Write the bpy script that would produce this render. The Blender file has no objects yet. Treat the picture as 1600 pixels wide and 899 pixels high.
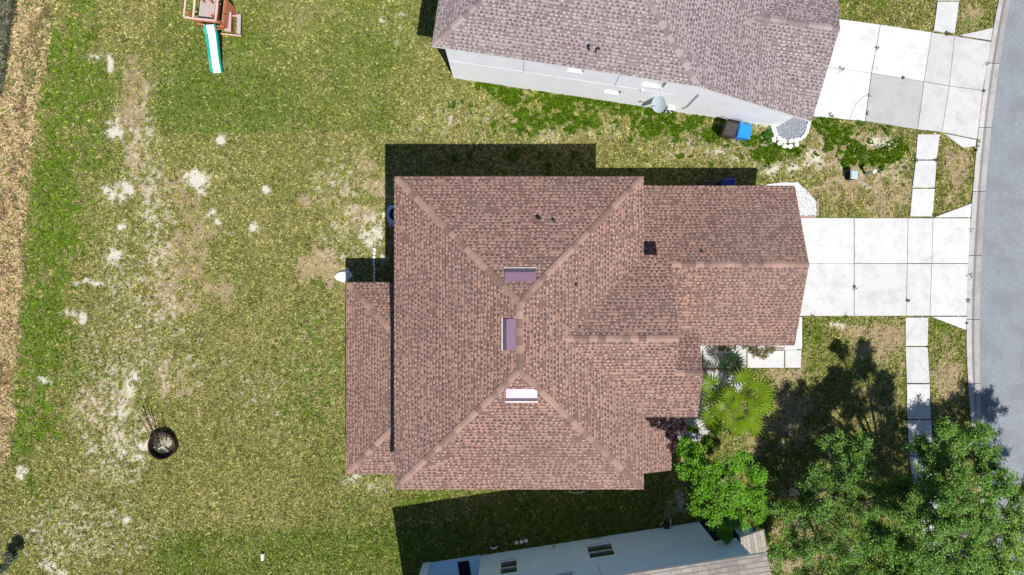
import bpy, math, random
import numpy as np
from mathutils import Vector, Matrix

random.seed(7)
RNG = np.random.default_rng(11)
sc = bpy.context.scene
COL = sc.collection
R = math.radians

# ------------------------------------------------------------------ camera, world, sun, exposure
CAM_H = 36.0
cam_d = bpy.data.cameras.new('camera')
cam = bpy.data.objects.new('camera', cam_d)
COL.objects.link(cam)
cam.location = (0, 0, CAM_H)
cam.rotation_euler = (0, 0, 0)
cam_d.sensor_width = 36.0
cam_d.lens = 36.0 * 1080.0 / 1600.0
cam_d.clip_end = 3000.0
sc.camera = cam

SUN_DIR = Vector((0.254, -0.459, 1.0)).normalized()      # towards the sun
SUN_EL = math.asin(SUN_DIR.z)
SUN_AZ = math.atan2(SUN_DIR.x, SUN_DIR.y)                # from +Y clockwise
world = bpy.data.worlds.new('World')
sc.world = world
world.use_nodes = True
wn = world.node_tree
bg = wn.nodes['Background']
sky = wn.nodes.new('ShaderNodeTexSky')
sky.sky_type = 'NISHITA'
sky.sun_disc = False
sky.dust_density = .3
sky.ozone_density = 4.0
sky.sun_elevation = SUN_EL
sky.sun_rotation = SUN_AZ
wn.links.new(sky.outputs[0], bg.inputs[0])
bg.inputs[1].default_value = 0.075
sun_d = bpy.data.lights.new('sun', 'SUN')
sun_d.energy = 5.0
sun_d.angle = R(0.5)
sun_d.color = (1.0, 0.965, 0.91)
sun = bpy.data.objects.new('sun', sun_d)
COL.objects.link(sun)
sun.location = (10, -20, 50)
sun.rotation_euler = SUN_DIR.to_track_quat('Z', 'Y').to_euler()
sc.view_settings.view_transform = 'Standard'
sc.view_settings.look = 'None'
sc.view_settings.gamma = 1.0
sc.view_settings.exposure = 0.2

# ------------------------------------------------------------------ coordinates
def G(px, py, z=0.0):
    """plan position (metres) of a point of the survey photo at height z"""
    k = 1080.0 / (CAM_H - z)
    return ((px - 800.0) / k, (449.5 - py) / k)

class Frame:
    """local plan frame of a neighbour house: s along its facade, D away from the middle house"""
    def __init__(f, ax, ay, bx, by): f.a = (ax, ay); f.b = (bx, by)
    def W(f, s, D): return (f.a[0]*s + f.b[0]*D, f.a[1]*s + f.b[1]*D)
    def P(f, s, D, z): x, y = f.W(s, D); return (x, y, z)
FN = Frame(.9888, -.1495, .1495, .9888)
FS = Frame(.9882, .153, .153, -.9882)
F0 = Frame(1, 0, 0, 1)

# ------------------------------------------------------------------ tagging
def tag(o, label=None, cat=None, group=None, kind=None):
    if label: o['label'] = label
    if cat: o['category'] = cat
    if group: o['group'] = group
    if kind: o['kind'] = kind
    return o

WLOC = {}
def empty(name, loc, label, cat, group=None):
    o = bpy.data.objects.new(name, None)
    o.empty_display_size = .3
    COL.objects.link(o)
    o.location = loc
    WLOC[o.name] = Vector(loc)
    return tag(o, label, cat, group)

def children(o): return [c for c in bpy.data.objects if c.parent == o]
def copy_tree(o, parent=None):
    c = o.copy(); COL.objects.link(c); c.parent = parent
    for ch in children(o): copy_tree(ch, c)
    return c

# ------------------------------------------------------------------ materials
class NT:
    def __init__(s, name):
        s.m = bpy.data.materials.new(name); s.m.use_nodes = True
        s.t = s.m.node_tree; s.b = s.t.nodes['Principled BSDF']
    def n(s, typ, **kw):
        x = s.t.nodes.new(typ)
        for k, v in kw.items(): setattr(x, k, v)
        return x
    def l(s, a, b): s.t.links.new(a, b)
    def math(s, op, a, b=None, c=None):
        x = s.n('ShaderNodeMath', operation=op)
        for i, v in enumerate((a, b, c)):
            if v is None: continue
            if isinstance(v, (int, float)): x.inputs[i].default_value = v
            else: s.l(v, x.inputs[i])
        return x.outputs[0]
    def mix(s, f, a, b, typ='MIX'):
        x = s.n('ShaderNodeMix', data_type='RGBA', blend_type=typ)
        for i, v in ((0, f), (6, a), (7, b)):
            if isinstance(v, (int, float)): x.inputs[i].default_value = v
            elif isinstance(v, tuple): x.inputs[i].default_value = (*v[:3], 1)
            else: s.l(v, x.inputs[i])
        return x.outputs[2]
    def noise(s, scale, detail=3, vec=None, rough=.6):
        x = s.n('ShaderNodeTexNoise'); x.inputs['Scale'].default_value = scale
        x.inputs['Detail'].default_value = detail; x.inputs['Roughness'].default_value = rough
        if vec is None: vec = s.obj()
        s.l(vec, x.inputs['Vector']); return x.outputs[0]
    def obj(s):
        if not hasattr(s, '_o'): s._o = s.n('ShaderNodeNewGeometry').outputs['Position']
        return s._o
    def ramp(s, f, lo, hi):
        x = s.n('ShaderNodeMapRange'); x.inputs[1].default_value = lo; x.inputs[2].default_value = hi
        s.l(f, x.inputs[0]); return x.outputs[0]
    def attr(s, name):
        x = s.n('ShaderNodeAttribute'); x.attribute_name = name; return x
    def bump(s, h, strength=.4, dist=.01):
        x = s.n('ShaderNodeBump'); x.inputs['Strength'].default_value = strength
        x.inputs['Distance'].default_value = dist
        s.l(h, x.inputs['Height']); s.l(x.outputs[0], s.b.inputs['Normal'])
    def col(s, c):
        if isinstance(c, tuple): s.b.inputs['Base Color'].default_value = (*c, 1)
        else: s.l(c, s.b.inputs['Base Color'])
    def rough(s, r, spec=.3, metal=0):
        s.b.inputs['Roughness'].default_value = r
        s.b.inputs['Specular IOR Level'].default_value = spec
        s.b.inputs['Metallic'].default_value = metal

def simple(name, c, rough=.6, spec=.3, metal=0, var=.25, scale=6):
    t = NT(name)
    n = t.noise(scale, 4)
    a = tuple(x*(1-var) for x in c); b = tuple(min(1, x*(1+var)) for x in c)
    t.col(t.mix(t.ramp(n, .25, .75), a, b)); t.rough(rough, spec, metal)
    return t.m

def shingle(name, tan, mid, dark, light, row=.15, wid=.225, sl=1.0):
    t = NT(name)
    uv = t.n('ShaderNodeUVMap'); uv.uv_map = 'UVMap'
    sp = t.n('ShaderNodeSeparateXYZ'); t.l(uv.outputs[0], sp.inputs[0])
    u, v = sp.outputs[0], sp.outputs[1]
    vr = t.math('DIVIDE', v, row); r = t.math('FLOOR', vr); fv = t.math('FRACT', vr)
    w1 = t.n('ShaderNodeTexWhiteNoise', noise_dimensions='1D'); t.l(r, w1.inputs['W'])
    uu = t.math('ADD', t.math('DIVIDE', u, wid), t.math('MULTIPLY', w1.outputs[0], 9.0))
    ce = t.math('FLOOR', uu); fu = t.math('FRACT', uu)
    cv = t.n('ShaderNodeCombineXYZ'); t.l(ce, cv.inputs[0]); t.l(r, cv.inputs[1])
    w2 = t.n('ShaderNodeTexWhiteNoise', noise_dimensions='2D'); t.l(cv.outputs[0], w2.inputs['Vector'])
    rc = t.n('ShaderNodeSeparateColor'); t.l(w2.outputs['Color'], rc.inputs[0])
    r1, r2, r3 = rc.outputs[0], rc.outputs[1], rc.outputs[2]
    blot = t.noise(1.7, 5, rough=.75)
    blo = t.ramp(blot, .38, .64)
    # slot between two laminated teeth
    w3v = t.n('ShaderNodeCombineXYZ'); t.l(t.math('FLOOR', t.math('DIVIDE', uu, 2.3)), w3v.inputs[0]); t.l(r, w3v.inputs[1])
    w3 = t.n('ShaderNodeTexWhiteNoise', noise_dimensions='2D'); t.l(w3v.outputs[0], w3.inputs['Vector'])
    dk = t.math('LESS_THAN', w3.outputs[0], t.math('ADD', .10, t.math('MULTIPLY', blo, .6)))     # strip from the darker blend
    ndk = t.math('SUBTRACT', 1.0, dk)
    slotw = t.math('ADD', .30, t.math('MULTIPLY', r1, .42))
    infv = t.math('MULTIPLY', t.math('GREATER_THAN', fv, .04), t.math('LESS_THAN', fv, .68))
    slot = t.math('MULTIPLY', t.math('MULTIPLY', t.math('LESS_THAN', fu, slotw), infv), t.math('GREATER_THAN', r3, .16))
    dot = t.math('MULTIPLY', t.math('MULTIPLY', t.math('LESS_THAN', fu, t.math('ADD', .34, t.math('MULTIPLY', r1, .2))), infv), t.math('GREATER_THAN', r3, .3))
    c = t.mix(t.math('MULTIPLY', r2, .5), tan, mid)
    c2 = t.mix(t.math('MULTIPLY', r2, .3), mid, dark)
    c = t.mix(dk, c, c2)
    c = t.mix(t.math('MULTIPLY', t.math('MULTIPLY', dot, dk), .92*sl), c, light)
    c = t.mix(t.math('MULTIPLY', t.math('MULTIPLY', slot, ndk), .92*sl), c, dark)
    line = t.math('LESS_THAN', fv, .2)  # shadow line at each course's butt edge, put into the colour
    c = t.mix(t.math('MULTIPLY', line, .72), c, dark)
    g = t.noise(140, 2)
    c = t.mix(t.ramp(g, .3, .7), t.mix(.25, c, (0, 0, 0)), t.mix(.08, c, (1, 1, 1)))
    big = t.noise(.22, 3)
    c = t.mix(t.math('MULTIPLY', t.ramp(big, .4, .68), .16), c, (.05, .04, .04))
    warm = t.noise(.16, 3)
    c = t.mix(t.math('MULTIPLY', t.ramp(warm, .42, .62), .13), c, tuple(x*.8 for x in (tan[1]*1.15, tan[1], tan[1]*.88)))
    t.col(c); t.rough(.95, .15)
    h = t.math('SUBTRACT', 1.0, t.math('ADD', slot, t.math('MULTIPLY', fv, .8)))
    t.bump(h, .7, .02)
    return t.m

def cap_mat(name, tan, dark):
    t = NT(name)
    a = t.attr('tone')
    c = t.mix(a.outputs['Fac'], dark, tan)
    g = t.noise(60, 3)
    c = t.mix(t.ramp(g, .3, .7), t.mix(.2, c, (0, 0, 0)), c)
    t.col(c); t.rough(.95, .15)
    return t.m

def concrete(name, c0, c1, stain=.5):
    t = NT(name)
    a = t.attr('tone')
    n = t.noise(1.1, 5, rough=.7); n2 = t.noise(9, 5); n3 = t.noise(90, 2)
    c = t.mix(a.outputs['Fac'], c0, c1)
    c = t.mix(t.math('MULTIPLY', t.ramp(n, .45, .75), stain), c, tuple(x*.62 for x in c0))
    c = t.mix(t.math('MULTIPLY', t.ramp(n2, .5, .8), .25), c, tuple(x*.6 for x in c0))
    c = t.mix(t.ramp(n3, .3, .75), c, t.mix(.14, c, (.1, .1, .1)))
    t.col(c); t.rough(.9, .2); t.bump(n3, .3, .004)
    return t.m

M = {}
M['roof_main'] = shingle('shingle_brown', (.405, .222, .162), (.218, .106, .076), (.050, .022, .016), (.53, .325, .25))
M['cap_main'] = cap_mat('cap_brown', (.385, .25, .20), (.20, .128, .103))
M['roof_n'] = shingle('shingle_mauve', (.40, .315, .315), (.245, .18, .18), (.078, .052, .056), (.52, .435, .435))
M['cap_n'] = cap_mat('cap_mauve', (.39, .31, .31), (.22, .165, .165))
M['roof_s'] = shingle('shingle_grey', (.46, .41, .36), (.33, .29, .25), (.17, .15, .13), (.54, .49, .44), row=.21, wid=.24, sl=.22)
M['cap_s'] = cap_mat('cap_grey', (.50, .45, .40), (.33, .29, .26))
M['stucco_n'] = simple('stucco_pale', (.87, .88, .92), .9, .2, var=.06, scale=1.2)
M['stucco_s'] = simple('stucco_bluish', (.50, .75, .98), .9, .2, var=.07, scale=1.0)
M['stucco_m'] = simple('stucco_beige', (.55, .48, .40), .9, .2, var=.06, scale=1.2)
M['joint'] = simple('joint_line', (.25, .26, .30), .9, .1)
M['trim_white'] = simple('trim_white', (.80, .80, .80), .5, .4, var=.03)
M['trim_cream'] = simple('trim_cream', (.58, .45, .40), .6, .3, var=.08)
M['soffit'] = simple('soffit', (.55, .53, .5), .8, .2, var=.05)
M['blind'] = simple('blind_white', (.85, .85, .84), .5, .4, var=.03)
M['door'] = simple('door_paint', (.12, .07, .05), .45, .4, var=.1)
t = NT('glass_dark'); t.col(t.mix(t.noise(3, 2), (.02, .035, .03), (.05, .09, .07))); t.rough(.12, .6); M['glass'] = t.m
M['mat_dark'] = simple('mat_dark', (.012, .016, .035), .9, .1)
M['blackmetal'] = simple('black_metal', (.02, .02, .022), .5, .4)
t = NT('mauve_metal'); t.col(t.mix(t.noise(8, 3), (.36, .215, .29), (.42, .26, .34))); t.rough(.36, .6, .5); M['vent'] = t.m
M['ventdark'] = simple('vent_louvre', (.10, .075, .10), .6, .3)
M['ventlip'] = simple('vent_flange', (.7, .66, .62), .5, .4)
M['concrete'] = concrete('concrete_bright', (.32, .317, .31), (.655, .65, .645), .34)
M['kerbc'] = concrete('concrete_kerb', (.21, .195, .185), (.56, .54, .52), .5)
t = NT('asphalt')
n1 = t.noise(26, 4, rough=.8); n2 = t.noise(.8, 4); n3 = t.noise(260, 2)
c = t.mix(t.ramp(n1, .42, .60), (.17, .185, .205), (.29, .31, .34))
c = t.mix(t.math('MULTIPLY', t.ramp(n2, .45, .62), .5), c, (.16, .17, .185))
c = t.mix(t.math('MULTIPLY', t.ramp(n3, .6, .75), .5), c, (.42, .42, .42))
t.col(c); t.rough(.85, .3); t.bump(n1, .5, .006); M['asphalt'] = t.m
t = NT('lawn_soil')
a = t.attr('Col')
n = t.noise(24, 4, rough=.7); n2 = t.noise(7, 4)
c = t.mix(t.ramp(n, .36, .64), t.mix(.62, a.outputs['Color'], (.012, .018, .004)), t.mix(.2, a.outputs['Color'], (.55, .5, .34)))
c = t.mix(t.math('MULTIPLY', t.ramp(n2, .35, .7), .3), c, t.mix(.6, a.outputs['Color'], (.03, .05, .01)))
t.col(c); t.rough(1, .05); t.bump(n, .8, .03); M['lawn'] = t.m
def leafmat(name, rough=.55, trans=.3, spec=.3):
    t = NT(name); a = t.attr('Col')
    t.l(a.outputs['Color'], t.b.inputs['Base Color']); t.rough(rough, spec)
    tr = t.n('ShaderNodeBsdfTranslucent'); t.l(a.outputs['Color'], tr.inputs[0])
    mx = t.n('ShaderNodeMixShader'); mx.inputs[0].default_value = trans
    out = t.t.nodes['Material Output']
    t.l(t.b.outputs[0], mx.inputs[1]); t.l(tr.outputs[0], mx.inputs[2]); t.l(mx.outputs[0], out.inputs[0])
    return t.m
M['blade'] = leafmat('grass_blade', .8, .2, .1)
M['leaf'] = leafmat('leaf', .5, .22, .35)
M['bark'] = simple('bark', (.22, .19, .16), .9, .1, var=.4, scale=20)
M['barkpale'] = simple('bark_pale', (.45, .42, .36), .8, .2, var=.3, scale=14)
M['pebble'] = simple('pebble_white', (.72, .71, .70), .8, .2, var=.2, scale=25)
t = NT('pebble_grey'); c = t.mix(t.ramp(t.noise(30, 3), .35, .65), (.14, .16, .19), (.48, .5, .54)); t.col(c); t.rough(.8); M['pebgrey'] = t.m
M['stone'] = simple('stone_white', (.80, .79, .74), .8, .2, var=.12, scale=12)
M['brick'] = simple('brick_red', (.36, .24, .20), .9, .2, var=.3, scale=15)
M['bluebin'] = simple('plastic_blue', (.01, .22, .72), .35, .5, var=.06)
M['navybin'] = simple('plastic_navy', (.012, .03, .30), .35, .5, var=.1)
M['darkbin'] = simple('plastic_dark_brown', (.045, .035, .035), .5, .4, var=.2)
M['white'] = simple('plastic_white', (.80, .80, .80), .45, .4, var=.03)
M['dish'] = simple('dish_grey', (.52, .60, .64), .4, .4, var=.04)
M['greybox'] = simple('box_greygreen', (.40, .47, .46), .6, .3, var=.1)
M['cedar'] = simple('cedar', (.50, .18, .10), .8, .2, var=.3, scale=14)
M['cedarpale'] = simple('cedar_pale', (.70, .46, .38), .8, .2, var=.2, scale=14)
M['plank'] = simple('plank_grey', (.42, .35, .33), .9, .2, var=.2, scale=16)
M['slideg'] = simple('slide_green', (.0, .33, .24), .35, .5, var=.05)
M['slidew'] = simple('slide_pale', (.72, .82, .82), .35, .5, var=.03)
M['rust'] = simple('rusted_steel', (.040, .016, .013), .7, .4, metal=.2, var=.5, scale=12)
M['ash'] = simple('ash', (.34, .31, .24), 1, .1, var=.5, scale=14)
M['hose'] = simple('hose', (.45, .48, .28), .5, .4)
M['acblue'] = simple('enamel_grey', (.50, .54, .66), .4, .5, var=.05)

# ------------------------------------------------------------------ mesh builder (world coordinates)
class MB:
    def __init__(s): s.v = []; s.f = []; s.mi = []; s.uv = {}; s.tone = {}
    def face(s, pts, mi=0, uv=None, tone=None):
        b = len(s.v); s.v += [tuple(p) for p in pts]; s.f.append(list(range(b, b+len(pts)))); s.mi.append(mi)
        if uv is not None: s.uv[len(s.f)-1] = uv
        if tone is not None: s.tone[len(s.f)-1] = tone
        return s
    def solid(s, verts, faces, mi=0, tone=None):
        b = len(s.v); s.v += [tuple(p) for p in verts]
        for f in faces:
            s.f.append([b+i for i in f]); s.mi.append(mi)
            if tone is not None: s.tone[len(s.f)-1] = tone
        return s
    def box(s, x0, x1, y0, y1, z0, z1, mi=0, fr=F0, tone=None):
        P = [fr.P(x, y, z) for z in (z0, z1) for (x, y) in ((x0, y0), (x1, y0), (x1, y1), (x0, y1))]
        return s.solid(P, [(0, 3, 2, 1), (4, 5, 6, 7), (0, 1, 5, 4), (1, 2, 6, 5), (2, 3, 7, 6), (3, 0, 4, 7)], mi, tone)
    def prism(s, poly, z0, z1, mi=0, tone=None):
        n = len(poly)
        A = sum(poly[i][0]*poly[(i+1) % n][1]-poly[(i+1) % n][0]*poly[i][1] for i in range(n))
        if A < 0: poly = poly[::-1]
        V = [(x, y, z0) for x, y in poly]+[(x, y, z1) for x, y in poly]
        return s.solid(V, [tuple(range(n-1, -1, -1)), tuple(range(n, 2*n))]+[(i, (i+1) % n, n+(i+1) % n, n+i) for i in range(n)], mi, tone)
    def tube(s, pts, rad, n=6, mi=0, cap=True):
        pts = [Vector(p) for p in pts]
        if isinstance(rad, (int, float)): rad = [rad]*len(pts)
        b = len(s.v); up = None
        for i, p in enumerate(pts):
            d = (pts[min(i+1, len(pts)-1)]-pts[max(i-1, 0)])
            d = d.normalized() if d.length > 1e-9 else Vector((0, 0, 1))
            if up is None: up = Vector((0, 0, 1)) if abs(d.z) < .9 else Vector((1, 0, 0))
            x = d.cross(up).normalized(); y = d.cross(x).normalized(); up = -y if abs(y.dot(d)) < .9 else up
            up = up
            for k in range(n):
                a = 2*math.pi*k/n
                s.v.append(tuple(p+(x*math.cos(a)+y*math.sin(a))*rad[i]))
            up = Vector((0, 0, 1)) if abs(d.z) < .9 else Vector((1, 0, 0))
        for i in range(len(pts)-1):
            for k in range(n):
                s.f.append([b+i*n+k, b+i*n+(k+1) % n, b+(i+1)*n+(k+1) % n, b+(i+1)*n+k]); s.mi.append(mi)
        if cap:
            s.f.append([b+k for k in range(n)][::-1]); s.mi.append(mi)
            e = b+(len(pts)-1)*n
            s.f.append([e+k for k in range(n)]); s.mi.append(mi)
        return s
    def lathe(s, cx, cy, prof, n=20, mi=0, closed=False):
        b = len(s.v)
        for r, z in prof:
            for k in range(n):
                a = 2*math.pi*k/n; s.v.append((cx+r*math.cos(a), cy+r*math.sin(a), z))
        m = len(prof)
        for i in range(m if closed else m-1):
            j = (i+1) % m
            for k in range(n):
                s.f.append([b+i*n+k, b+i*n+(k+1) % n, b+j*n+(k+1) % n, b+j*n+k]); s.mi.append(mi)
        if not closed:
            s.f.append([b+k for k in range(n)][::-1]); s.mi.append(mi)
            s.f.append([b+(m-1)*n+k for k in range(n)]); s.mi.append(mi)
        return s
    def build(s, name, mats, parent=None, origin=None, smooth=False):
        if not isinstance(mats, (list, tuple)): mats = [mats]
        V = np.array(s.v, dtype=float)
        lo, hi = V.min(0), V.max(0)
        o0 = Vector(origin) if origin is not None else Vector(((lo[0]+hi[0])/2, (lo[1]+hi[1])/2, lo[2]))
        V = V-np.array(o0)
        me = bpy.data.meshes.new(name)
        me.from_pydata(V.tolist(), [], s.f)
        for m in mats: me.materials.append(m)
        me.polygons.foreach_set('material_index', s.mi)
        if s.uv:
            L = me.uv_layers.new(name='UVMap')
            for fi, uv in s.uv.items():
                p = me.polygons[fi]
                for k, li in enumerate(p.loop_indices): L.data[li].uv = uv[k]
        if s.tone:
            A = me.attributes.new('tone', 'FLOAT', 'FACE')
            A.data.foreach_set('value', [s.tone.get(i, .5) for i in range(len(s.f))])
        if smooth: me.polygons.foreach_set('use_smooth', [True]*len(s.f))
        me.update()
        o = bpy.data.objects.new(name, me); COL.objects.link(o)
        WLOC[o.name] = o0
        if parent is not None:
            o.parent = parent; o.location = o0-WLOC[parent.name]
        else: o.location = o0
        return o

def np_mesh(name, V, F, mat, colors=None, domain='POINT', parent=None, origin=(0, 0, 0)):
    """fast mesh from arrays: V (n,3), F (m,k)"""
    o0 = np.array(origin, float)
    me = bpy.data.meshes.new(name)
    k = F.shape[1]
    me.vertices.add(len(V)); me.vertices.foreach_set('co', (V-o0).astype(np.float32).ravel())
    me.loops.add(F.size); me.loops.foreach_set('vertex_index', F.astype(np.int32).ravel())
    me.polygons.add(len(F)); me.polygons.foreach_set('loop_start', np.arange(0, F.size, k, dtype=np.int32))
    me.update(calc_edges=True)
    if colors is not None:
        A = me.attributes.new('Col', 'FLOAT_COLOR', domain)
        c = np.ones((len(colors), 4), np.float32); c[:, :3] = colors
        A.data.foreach_set('color', c.ravel())
    me.materials.append(mat)
    o = bpy.data.objects.new(name, me); COL.objects.link(o)
    WLOC[o.name] = Vector(origin)
    if parent is not None: o.parent = parent; o.location = Vector(origin)-WLOC[parent.name]
    else: o.location = origin
    return o

# ------------------------------------------------------------------ noise fields
def vnoise(x, y, seed):
    r = np.random.default_rng(seed).random((256, 256))
    xi = np.floor(x).astype(int); yi = np.floor(y).astype(int); fx = x-xi; fy = y-yi
    fx = fx*fx*(3-2*fx); fy = fy*fy*(3-2*fy)
    a = r[xi & 255, yi & 255]; b = r[(xi+1) & 255, yi & 255]; c = r[xi & 255, (yi+1) & 255]; d = r[(xi+1) & 255, (yi+1) & 255]
    return (a*(1-fx)+b*fx)*(1-fy)+(c*(1-fx)+d*fx)*fy
def fbm(x, y, sc_, seed, octv=4):
    t_ = 0; amp = 1; tot = 0
    for i in range(octv):
        t_ = t_+vnoise(x*sc_+31.7*i, y*sc_+17.3*i, seed+i)*amp; tot += amp; amp *= .55; sc_ *= 2.05
    return t_/tot
def sst(x, a, b):
    t_ = np.clip((x-a)/(b-a), 0, 1); return t_*t_*(3-2*t_)
def gsum(px, py, L):
    r = np.zeros_like(px)
    for cx, cy, rx, ry, a in L:
        r = np.maximum(r, a*np.exp(-(((px-cx)/rx)**2+((py-cy)/ry)**2)*.7))
    return r

SAND = [(308,282,17,15,1.2),(300,272,13,9,1.1),(316,300,8,8,1),(331,335,10,13,1.1),(337,350,8,8,.9),(397,354,9,8,1.15),(414,297,9,9,1.15),(341,220,10,9,1.15),(362,365,7,6,.7),(360,232,14,10,.5),
 (150,88,18,10,.8),(172,100,9,16,.8),(182,210,14,16,1.0),(178,180,14,35,.55),(225,205,14,30,.55),(200,298,9,14,1.15),(178,305,26,20,.85),(194,358,12,6,.9),(182,400,13,14,.95),(150,439,20,9,1.0),(130,440,26,6,.7),
 (118,489,18,9,1.0),(125,500,10,18,.7),(218,508,12,8,.9),(205,260,30,110,.32),(235,330,18,80,.4),(110,140,12,26,.6),(125,60,12,14,.4),
 (72,590,14,9,.75),(212,592,14,12,.95),(203,612,11,14,1),(190,650,18,22,.75),(225,700,16,14,1.1),(210,718,14,10,.85),(190,690,26,30,.55),(37,738,11,12,.9),(12,810,8,6,.7),(55,828,9,6,.9),(70,882,18,12,1.05),(95,893,14,10,.9),
 (205,808,12,8,.8),(187,812,10,6,.6),(140,700,60,60,.33),(175,875,6,5,.8),(188,893,6,5,.8),(80,840,50,40,.42),
 (590,360,14,18,1.1),(578,378,18,20,.95),(600,335,10,12,.8),(545,330,16,14,.6),(598,400,10,14,.8),(600,34,10,7,.95),(628,18,10,12,.7),(617,52,7,22,.6),(553,345,8,8,.6),
 (580,765,22,10,.75),(545,752,22,14,.6),(600,750,14,8,.7),
 (1265,248,30,16,.9),(1245,262,20,12,.8),(1285,225,14,14,.5),(1372,222,28,12,.95),(1395,228,18,14,.8),(1345,240,14,8,.5),(1118,238,14,8,.9),(1108,228,12,8,.7),(1208,262,28,12,.75),(1190,215,8,12,1.1),(1200,225,12,12,.8),(1150,228,12,8,.4),
 (1010,160,60,8,.5),(1105,172,30,7,.9),(1185,192,18,7,.85),(960,205,40,14,.45),(870,200,50,20,.4),(830,150,16,10,.5),(780,230,60,12,.5),(700,215,40,14,.45),
 (1310,510,14,7,.75),(1340,508,8,5,.7),(1170,655,12,10,.5),(1065,780,10,22,.8),(1050,800,10,12,.7),(1100,175,60,6,.7)]
TAN = [(290,330,60,60,.6),(215,170,24,80,.8),(500,410,26,34,1.15),(560,335,40,40,.7),(1340,285,75,40,1.0),(1300,240,50,40,.8),(1385,320,40,20,.9),(1495,270,26,50,1.0),(1380,535,50,40,1.0),(1480,580,24,60,1.05),(1230,620,40,50,.9),(1080,240,70,14,.5),(560,320,50,70,.55),(275,430,55,85,.72),(300,380,40,60,.8),(205,150,16,90,.95),(212,250,14,60,.8),(330,440,40,50,.6),(180,640,60,40,.6),(260,600,50,50,.6),(500,400,22,20,1),(512,425,24,30,.95),(530,445,14,22,.8),(482,318,14,12,.9),(495,385,16,12,.8),(575,260,26,30,.6),(565,300,26,20,.55),(590,300,20,20,.7),(600,390,10,30,.8),(255,700,30,26,.5),(232,665,22,20,.7),(245,300,40,120,.42),(300,400,70,90,.42),(205,140,24,90,.5),
 (1345,300,50,22,.8),(1330,290,40,26,.6),(1390,315,30,18,.7),(1320,215,50,14,.6),(1490,260,16,26,.8),(1480,300,14,30,.8),(1475,545,16,40,.95),(1490,590,14,40,.9),(1480,30,18,26,.6),(1520,25,16,24,.9),(1370,540,45,40,.8),(1300,525,35,20,.5),(1230,650,40,60,.9),(1180,690,30,40,.6),(1240,850,50,70,.95),(1220,600,30,40,.8),(1400,640,60,50,.5),(740,20,1,1,0),
 (850,215,60,18,.4),(1050,210,80,24,.4),(160,640,60,70,.5),(250,620,60,60,.45),(140,750,60,30,.35),(450,20,90,20,.2),(640,205,50,18,.4),(1300,260,60,24,.5)]
LUSH = [(112,120,52,120,1.15),(90,330,48,130,1.2),(70,520,42,110,1.15),(55,660,42,70,.95),(60,740,50,60,.6),(130,20,48,60,.8),(150,240,34,110,.75),(125,420,40,60,.6),(190,130,20,50,.5),(385,70,28,30,.5),(560,20,60,20,.25),
 (520,560,35,50,.6),(500,620,50,70,.55),(490,520,50,40,.5),(560,780,60,30,.35),(660,782,60,10,.9),(590,250,30,10,.4),
 (770,140,16,9,1.1),(790,150,16,10,1.1),(845,150,10,8,1),(875,155,40,10,1.1),(930,160,40,10,1.1),(985,172,34,10,1.2),(1020,182,26,8,1.1),(820,175,9,9,.9),(860,185,30,12,.9),(910,192,24,10,.9),(1020,205,22,9,.8),(1080,190,16,8,.9),(1125,212,14,14,1.1),(1170,220,20,10,1),(1199,211,9,10,1.2),(1215,240,30,10,.9),(800,190,20,12,.6),(830,200,10,8,.9),(1060,200,40,14,.5),
 (1375,245,40,12,1.1),(1400,235,26,12,1),(1310,205,20,20,.7),(1290,200,18,12,.8),(1330,235,30,12,.6),(1340,10,80,14,.6),(1350,35,90,10,.4),(1290,345,10,5,.5),(1280,530,20,14,1.0),(1300,545,14,14,.9),(1265,510,14,12,.7),(1475,520,14,14,1),(1463,510,8,12,1),(1515,35,22,8,.9),(1350,330,70,8,.3),(1520,285,6,10,.8),(1355,375,80,6,.2),(1345,500,80,4,.8)]
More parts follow.
